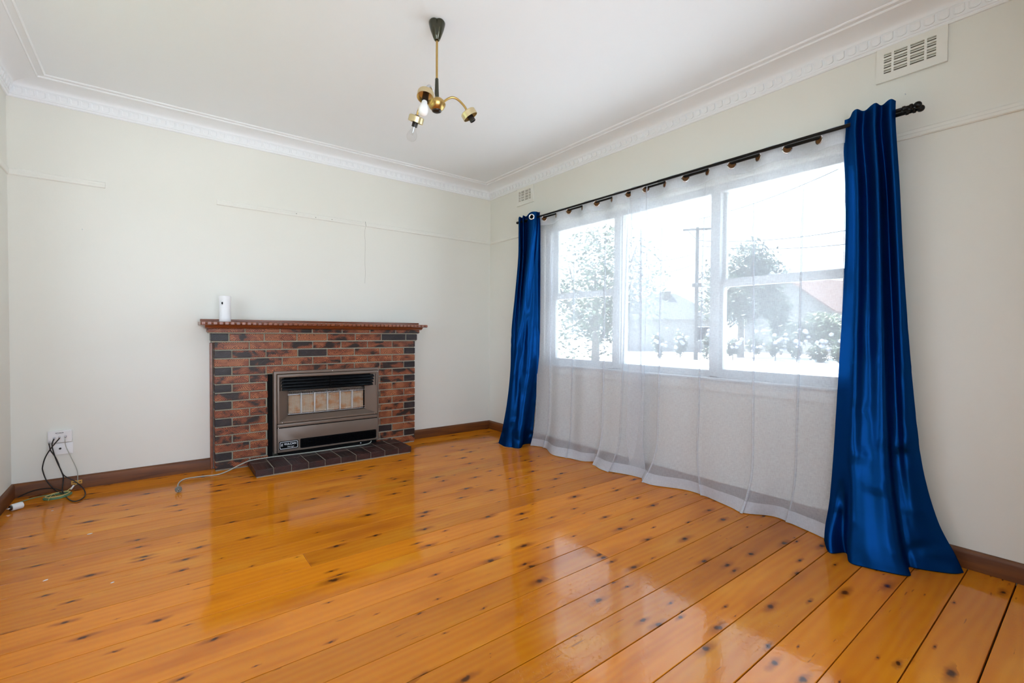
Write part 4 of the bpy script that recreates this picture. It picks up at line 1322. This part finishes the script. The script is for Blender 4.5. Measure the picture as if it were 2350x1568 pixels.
cable('black_cable', [(-3.606, -0.045, 0.338), (-3.601, -0.052, 0.315), (-3.598, -0.050, 0.294), (-3.576, -0.045, 0.244), (-3.563, -0.040, 0.200), (-3.557, -0.036, 0.170), (-3.545, -0.034, 0.125), (-3.540, -0.032, 0.100),
                      (-3.541, -0.040, 0.062), (-3.541, -0.070, 0.025), (-3.525, -0.130, 0.008), (-3.500, -0.230, 0.005), (-3.468, -0.320, 0.005), (-3.438, -0.335, 0.005), (-3.415, -0.265, 0.006), (-3.420, -0.170, 0.012), (-3.445, -0.085, 0.030), (-3.490, -0.048, 0.072), (-3.535, -0.044, 0.112), (-3.552, -0.046, 0.160), (-3.566, -0.048, 0.205), (-3.580, -0.052, 0.262), (-3.590, -0.055, 0.325), (-3.586, -0.053, 0.352), (-3.582, -0.045, 0.364)],
      0.0034, M['cable_black'], 'black antenna lead twisted into a loop below the splitter box')
cable('black_cable', [(-3.556, -0.045, 0.366), (-3.566, -0.058, 0.352), (-3.598, -0.058, 0.303), (-3.624, -0.050, 0.248), (-3.637, -0.044, 0.192), (-3.637, -0.040, 0.160), (-3.622, -0.040, 0.098), (-3.594, -0.046, 0.045), (-3.572, -0.075, 0.024), (-3.548, -0.110, 0.017), (-3.530, -0.128, 0.018), (-3.545, -0.105, 0.030), (-3.580, -0.060, 0.036), (-3.605, -0.040, 0.037), (-3.640, -0.036, 0.040), (-3.690, -0.034, 0.034), (-3.735, -0.034, 0.016), (-3.755, -0.036, 0.007)],
      0.0034, M['cable_black'], 'black antenna lead bowing out and trailing behind the coil into the corner')
cable('grey_cable', [(-3.527, -0.046, 0.366), (-3.527, -0.054, 0.350), (-3.523, -0.050, 0.307), (-3.503, -0.036, 0.238), (-3.480, -0.030, 0.165), (-3.470, -0.028, 0.120), (-3.469, -0.027, 0.072), (-3.470, -0.027, 0.052)],
      0.0021, M['cable_grey'], 'thin grey cable dropping from the splitter box to the ochre clip')
ccl = thing('cable_clip', (-3.475, -0.02, 0.04), 'ochre plastic cable clip screwed to the dark skirting board', 'cable clip')
mb = MB().ring(rect(-3.503, -3.447, 0.036, 0.062), rect(-3.497, -3.453, 0.045, 0.052), -0.0235, -0.0175)
mb.build('clip_plate', M['clip'], ccl, 0.0012)
MB().box((-3.478, -0.027, 0.036), (-3.462, -0.0175, 0.062)).build('clip_bridge', M['clip'], ccl, 0.002)
coil = thing('cable_coil', (-3.555, -0.16, 0.0), 'small coil of green and yellow cable tied on the floorboards', 'cable coil')
cc, ca_, cb_ = Vector((-3.553, -0.158, 0)), 0.062, 0.060
dirv = Vector((0.72, 0.10, 0))


def coil_pts(n, z0, dz, a, b, ph=0.0, turns=3):
    P = []
    for i in range(n + 1):
        t = 2 * PI * turns * i / n + ph
        P.append((-3.553 + a * math.cos(t) + 0.004 * math.sin(3 * t), -0.158 + b * math.sin(t) + 0.02 * math.cos(t) * 0.5, z0 + dz * i / n))
    return P


MB().tube(coil_pts(90, 0.0035, 0.010, 0.064, 0.056, 0.3, 3), 0.0030, 7).build('green_turns', M['cable_green'], coil)
MB().tube(coil_pts(60, 0.0170, 0.003, 0.056, 0.050, 1.3, 2) + [(-3.512, -0.110, 0.022), (-3.490, -0.060, 0.034), (-3.472, -0.034, 0.040)], 0.0024, 7).build('yellow_turns', M['cable_yellow'], coil)
MB().tube([(-3.600, -0.11, 0.012), (-3.645, -0.112, 0.010), (-3.70, -0.135, 0.007), (-3.762, -0.192, 0.004)], 0.0026, 7, smooth=5).build('trailing_end', M['cable_green'], coil)
MB().tube([(-3.590, -0.222, 0.002), (-3.583, -0.215, 0.024), (-3.574, -0.160, 0.026), (-3.566, -0.130, 0.004)], 0.0016, 6, smooth=4).build('tie', M['cable_yellow'], coil)
MB().tube([(-3.498, -0.085, 0.022), (-3.487, -0.056, 0.037)], 0.0050, 8).build('tape', M['white_plastic'], coil)
wc = thing('adaptor_plug', (-3.715, -0.30, 0.0), 'white cylindrical plug lying on the floorboards in the left corner', 'plug')
Mw = Matrix.Translation((-3.716, -0.302, 0.0205)) @ Matrix.Rotation(math.radians(35), 4, 'Z') @ Matrix.Rotation(PI / 2, 4, 'Y')
MB().lathe([(0.014, -0.026), (0.0185, -0.025), (0.020, -0.022), (0.020, 0.020), (0.0185, 0.026), (0.012, 0.028)], 24, Mw).build('body', M['white_plastic'], wc, angle=40)
MB().lathe([(0.014, -0.032), (0.015, -0.025)], 20, Mw).build('plug_face', M['bakelite'], wc)
for a in (-0.006, 0.006):
    pm = MB().box((-0.0030, -0.0009, -0.046), (0.0030, 0.0009, -0.031)).mesh('plug_pin')
    pm.transform(Mw @ Matrix.Translation((0, a, 0)))
    put('plug_pin', pm, M['chrome'], wc)

# paint flakes fallen on the boards
for i, (x, y, s, nm) in enumerate(((-3.542, -0.456, 0.011, 'white paint flake on the floor beside the white plug'), (-3.326, -1.020, 0.019, 'long white paint flake on the floorboards'), (-3.430, -1.528, 0.014, 'pale pinkish paint flake on the floorboards'), (-3.197, -1.726, 0.011, 'tiny white paint flake on the open floorboards'))):
    rnd = random.Random(i + 3)
    pts = []
    for k in range(6):
        a = 2 * PI * k / 6
        pts.append((x + s * 0.6 * math.cos(a) * rnd.uniform(0.6, 1.1) + 0.3 * s * math.sin(a), y + s * 0.35 * math.sin(a) * rnd.uniform(0.6, 1.2)))
    tag(MB().prism(pts, 0.0005, 0.0022, 'z').build('paint_flake', M['flake'], angle=0), nm, 'paint flake', 'paint flakes on the floor')

# ------------------------------------------------------------------ the street outside
GZ = -0.40
r_ = plain('pale_concrete', (0.60, 0.60, 0.60), 0.9, var=0.08, scale=0.4)
ground = MB().box((0.3, -70, GZ - 0.2), (90, 90, GZ)).build('ground', r_, angle=0)
tag(ground, kind='structure')
bounce_ground = MB().box((-12, -22, GZ - 0.2), (0.3, YF - T, GZ)).build('ground_bounce', r_, angle=0)  # unseen pale paving, added to bounce daylight up to the ceiling
tag(bounce_ground, kind='structure')
dim_ground = MB().box((-60, YF - T, GZ - 0.2), (0.3, 90, GZ)).box((-60, -70, GZ - 0.2), (0.3, -22, GZ)).box((-60, -22, GZ - 0.2), (-12, YF - T, GZ)).build('ground_dim', plain('dim_ground', (0.11, 0.13, 0.07), 0.9, var=0.3, scale=2), angle=0)  # unseen ground, made dark to cut the bounce onto the ceiling
tag(dim_ground, kind='structure')
M['leaf'] = plain('green_leaf', (0.034, 0.056, 0.032), 0.55, var=0.6, scale=7)
M['leaf_light'] = plain('light_green_leaf', (0.055, 0.084, 0.040), 0.55, var=0.6, scale=7)
M['bark'] = plain('bark', (0.11, 0.095, 0.08), 0.9, var=0.3, scale=6)
M['pole'] = plain('weathered_pole', (0.035, 0.034, 0.033), 0.85, var=0.2, scale=3)
M['petal'] = plain('pale_blue_petals', (0.20, 0.21, 0.29), 0.8, var=0.12, scale=20)
M['house_cream'] = plain('cream_weatherboard', (0.16, 0.155, 0.15), 0.8, var=0.03, scale=2)
M['house_brick'] = plain('pale_house_brick', (0.07, 0.058, 0.050), 0.9, var=0.15, scale=12)


def mat_tiles(name, a, b):
    m, nt, N, L, P = new_mat(name)
    tc = N.new('ShaderNodeTexCoord')
    s = N.new('ShaderNodeSeparateXYZ')
    L.new(tc.outputs['Object'], s.inputs[0])
    st = math_node(N, L, 'FRACT', math_node(N, L, 'MULTIPLY', s.outputs[2], 6.0))
    nz = noise(N, L, tc.outputs['Object'], 5.0, 3)
    c = mix_col(N, L, nz, a, b)
    c = mix_col(N, L, smooth(N, L, st, 0.0, 0.25, 0.6, 0.0), c, tuple(x * 0.4 for x in a))
    L.new(c, P.inputs['Base Color'])
    P.inputs['Roughness'].default_value = 0.8
    return m


M['tile_grey'] = mat_tiles('grey_roof_tiles', (0.035, 0.040, 0.048), (0.052, 0.056, 0.064))
M['tile_red'] = mat_tiles('terracotta_roof_tiles', (0.085, 0.042, 0.034), (0.12, 0.066, 0.052))


def at(px, dist, z):
    """world point on the bearing of image column px, dist metres out"""
    d = fw * 1.0 + rt * ((px - 1175) / FPX)
    d = Vector((d.x, d.y, 0)).normalized()
    p = CAM + d * dist
    return Vector((p.x, p.y, z))


def leaves(center, rad, count, size, seed, lumps=9, hollow=0.55):
    rnd = random.Random(seed)
    c = Vector(center)
    cl_ = []
    for _ in range(lumps):
        d = Vector((rnd.gauss(0, 1), rnd.gauss(0, 1), rnd.gauss(0, 1))).normalized()
        q = rnd.uniform(0.25, 0.72)
        cl_.append((Vector((d.x * rad[0] * q, d.y * rad[1] * q, d.z * rad[2] * q)), rnd.uniform(0.32, 0.5)))
    v, f = [], []
    for k in range(count):
        o, rr = cl_[k % lumps]
        d = Vector((rnd.gauss(0, 1), rnd.gauss(0, 1), rnd.gauss(0, 1))).normalized() * (rnd.uniform(hollow, 1.0))
        p = c + o + Vector((d.x * rad[0] * rr, d.y * rad[1] * rr, d.z * rad[2] * rr))
        a = Vector((rnd.gauss(0, 1), rnd.gauss(0, 1), rnd.gauss(0, 1))).normalized()
        b = a.orthogonal().normalized()
        s = size * rnd.uniform(0.6, 1.3)
        n_ = len(v)
        v += [p - a * s, p + b * s * 0.45, p + a * s, p - b * s * 0.45]
        f.append((n_, n_ + 1, n_ + 2, n_ + 3))
    return MB().add(v, f)


def tree(px, dist, h, rad, count, size, seed, label, m, zc, trunk=0.16):
    b = at(px, dist, GZ)
    t = thing('street_tree', b, label, 'tree')
    c = Vector((b.x, b.y, zc))
    fo_ = leaves(c, rad, count, size, seed, 24, 0.3).build('foliage', m, t, angle=0)
    tag(fo_, kind='stuff')
    tr_ = MB().tube([b - Vector((0, 0, 0.05)), b + Vector((0.05, 0.03, (zc - GZ) * 0.5)), c - Vector((0, 0, rad[2] * 0.1))], lambda q: trunk * (1 - 0.5 * q), 10, smooth=4).build('trunk', M['bark'], t)
    rnd = random.Random(seed)
    for k in range(5):
        a = 2 * PI * k / 5 + rnd.uniform(-0.3, 0.3)
        s0 = Vector((b.x, b.y, zc - rad[2] * rnd.uniform(0.3, 0.6)))
        MB().tube([s0, s0 + Vector((rad[0] * 0.35 * math.cos(a), rad[1] * 0.35 * math.sin(a), rad[2] * 0.4)), s0 + Vector((rad[0] * 0.55 * math.cos(a), rad[1] * 0.55 * math.sin(a), rad[2] * 0.85))], lambda q: trunk * 0.4 * (1 - 0.7 * q), 7, smooth=3).build('branch', M['bark'], t)
    return t


tree(1366, 15.0, 6, (2.7, 2.7, 2.7), 9500, 0.085, 1, 'large leafy tree close to the house, seen through the sheer by the narrow blue curtain', M['leaf_light'], 2.2)
tree(1700, 33.0, 7, (3.3, 3.3, 3.0), 10000, 0.17, 2, 'round leafy street tree behind the utility pole', M['leaf'], 4.3, 0.22)
tree(1870, 34.0, 4, (2.2, 2.2, 1.3), 5000, 0.13, 3, 'light green bushy tree in front of the terracotta-roofed house', M['leaf_light'], 1.45, 0.12)
tree(1792, 38.6, 4, (0.9, 0.9, 2.0), 2200, 0.17, 4, 'small dark conical tree beside the terracotta-roofed house', M['leaf'], 2.4, 0.10)

# utility pole
pb = at(1597, 28.5, GZ)
po = thing('utility_pole', pb, 'timber utility pole with a cross-arm on the far side of the street', 'utility pole')
top = 7.15
MB().tube([pb, Vector((pb.x, pb.y, top))], lambda q: 0.125 - 0.035 * q, 12, smooth=4).build('pole_shaft', M['pole'], po)
al = (rt * 0.985 - Vector((0.3, 0.05, 0))).normalized()
arm_c = Vector((pb.x, pb.y, top - 0.12))
ca, cb2 = arm_c - al * 0.78, arm_c + al * 0.82
ns = al.cross(Vector((0, 0, 1)))
arm_o = MB().tube([ca, cb2], 0.065, 4).build('cross_arm', M['pole'], po, angle=20)
for q in (0.06, 0.3, 0.7, 0.94):
    p = ca.lerp(cb2, q) + Vector((0, 0, 0.06))
    MB().tube([p, p + Vector((0, 0, 0.12))], 0.03, 8).lathe([(0.045, 0.10), (0.05, 0.14), (0.03, 0.19), (0, 0.2)], 10, Matrix.Translation(p)).build('insulator', M['white_plastic'], arm_o)
for s in (-1, 1):
    MB().tube([arm_c + al * s * 0.55, Vector((pb.x, pb.y, top - 0.75))], 0.018, 6).build('brace', M['pole'], arm_o)
MB().box(Vector((pb.x - 0.18, pb.y - 0.20, 3.75)), Vector((pb.x + 0.18, pb.y + 0.20, 3.98))).build('junction_box', M['pole'], po, 0.02)
rnd = random.Random(9)
for px, dd, ze, zs_ in ((2250, 20.0, 8.4, 7.6), (2250, 22.0, 5.6, 6.4), (2250, 24.0, 5.2, 6.1), (1380, 26.0, 5.6, 5.7), (1380, 27.0, 4.8, 5.1)):
    e_ = at(px, dd, ze)
    s0 = Vector((pb.x, pb.y, zs_))
    pts = []
    for k in range(13):
        t = k / 12
        p = s0.lerp(e_, t)
        p.z -= 0.5 * 4 * t * (1 - t)
        pts.append(p)
    MB().tube(pts, 0.016, 5).build('wire', M['black_matt'], po)

# houses across the street


def gable_house(name, origin, rz, wx, wy, wall_h, ridge_h, roof_m, wall_m, label, wins, chimney=None, hip=False):
    t = thing(name, origin, label, 'house')
    Mh = Matrix.Translation(origin) @ Matrix.Rotation(rz, 4, 'Z')

    def b(mb, nm, m, par, bev=0):
        mb.v = [tuple(Mh @ Vector(p)) for p in mb.v]
        return mb.build(nm, m, par, bev, angle=0)
    body = MB().box((-wx / 2, -wy / 2, 0), (wx / 2, wy / 2, wall_h))
    if not hip:
        body.add([(-wx / 2, -wy / 2, wall_h), (-wx / 2, wy / 2, wall_h), (-wx / 2, 0, ridge_h - 0.12), (-wx / 2 + 0.2, -wy / 2, wall_h), (-wx / 2 + 0.2, wy / 2, wall_h), (-wx / 2 + 0.2, 0, ridge_h - 0.12)], [(0, 2, 1), (3, 4, 5), (0, 3, 5, 2), (1, 2, 5, 4)])
    wl = b(body, 'wall', wall_m, t)
    ov_ = 0.45
    e = wall_h - 0.10
    if hip:
        hx = wx / 2 + ov_
        hy = wy / 2 + ov_
        v = [(-hx, -hy, e), (hx, -hy, e), (hx, hy, e), (-hx, hy, e), (-hx + hy, 0, ridge_h), (hx - hy, 0, ridge_h)]
        f = [(0, 1, 5, 4), (1, 2, 5), (2, 3, 4, 5), (3, 0, 4), (3, 2, 1, 0)]
    else:
        hx = wx / 2 + ov_
        hy = wy / 2 + ov_
        v = [(-hx, -hy, e), (hx, -hy, e), (hx, hy, e), (-hx, hy, e), (-hx, 0, ridge_h), (hx, 0, ridge_h), (-hx, -hy, e - 0.12), (hx, -hy, e - 0.12), (hx, hy, e - 0.12), (-hx, hy, e - 0.12), (-hx, 0, ridge_h - 0.12), (hx, 0, ridge_h - 0.12)]
        f = [(0, 1, 5, 4), (2, 3, 4, 5), (6, 10, 11, 7), (8, 11, 10, 9), (0, 6, 7, 1), (2, 8, 9, 3), (0, 4, 10, 6), (4, 3, 9, 10), (1, 7, 11, 5), (5, 11, 8, 2)]
    rf = b(MB().add(v, f), 'roof', roof_m, t)
    for (x0, x1, z0, z1) in wins:
        wn = b(MB().box((x0, -wy / 2 - 0.06, z0), (x1, -wy / 2 + 0.02, z1)), 'window', M['window'], t)
        b(MB().box((x0 + 0.08, -wy / 2 - 0.07, z0 + 0.08), (x1 - 0.08, -wy / 2 - 0.05, z1 - 0.08)), 'pane', M['black'], wn)
    if chimney:
        cx_, cy_, ch = chimney
        b(MB().box((cx_ - 0.35, cy_ - 0.3, wall_h), (cx_ + 0.35, cy_ + 0.3, ch)).box((cx_ - 0.42, cy_ - 0.37, ch - 0.15), (cx_ + 0.42, cy_ + 0.37, ch)), 'chimney', M['house_brick'], t)
    return t


face = math.atan2(fw.y, fw.x) - PI / 2  # house fronts look back over the street
h1 = at(1520, 44.0, GZ)
gable_house('house', h1, face - 0.25, 8.5, 6.5, 2.75, 5.1, M['tile_grey'], M['house_cream'], 'low cream house with grey tiled hip roof and chimney across the street', [(2.4, 3.7, 0.9, 2.1)], (0.2, -0.6, 5.2), hip=True)
h2 = at(1900, 46.0, GZ)
gable_house('house', h2, face + 0.45, 11.0, 7.0, 3.2, 6.0, M['tile_red'], M['house_cream'], 'white gabled house with terracotta tiled roof across the street', [(-3.6, -2.2, 1.1, 2.5)])

# flowering shrubs along the far footpath
fl_bm = bmesh.new()
bmesh.ops.create_icosphere(fl_bm, subdivisions=1, radius=0.13)
fl_me = bpy.data.meshes.new('flower_head')
fl_bm.to_mesh(fl_me)
fl_bm.free()
fl_me.materials.append(M['petal'])
rnd = random.Random(17)
for i, px in enumerate((1512, 1561, 1628, 1682, 1731, 1780, 1829, 1878, 1927)):
    d_ = 29.6 + rnd.uniform(-0.2, 0.2)
    hh = rnd.uniform(1.35, 1.75)
    b = at(px, d_, GZ)
    t = thing('hydrangea_shrub', b, 'pale blue hydrangea shrub ' + ('in front of the grey-roofed house' if i < 2 else 'close beside the utility pole' if i == 2 else 'under the round street tree' if i < 5 else 'in front of the terracotta-roofed house'), 'shrub', 'hydrangea shrubs along the far footpath')
    tag(leaves((b.x, b.y, GZ + hh * 0.5), (0.52, 0.52, hh * 0.56), 1000, 0.09, 40 + i, 8, 0.4).build('foliage', M['leaf'], t, angle=0), kind='stuff')
    MB().tube([b, b + Vector((0.05, 0.02, hh * 0.5))], 0.03, 6).build('stem', M['bark'], t)
    for k in range(rnd.randint(6, 11)):
        a = rnd.uniform(-1, 1)
        p = b - fw * rnd.uniform(0.30, 0.52) + rt * a * 0.40
        p.z = GZ + hh * rnd.uniform(0.35, 1.08)
        o = put('flower_head', fl_me, None, t, p)
        s = rnd.uniform(0.7, 1.2)
        o.scale = (s, s, s * 0.8)
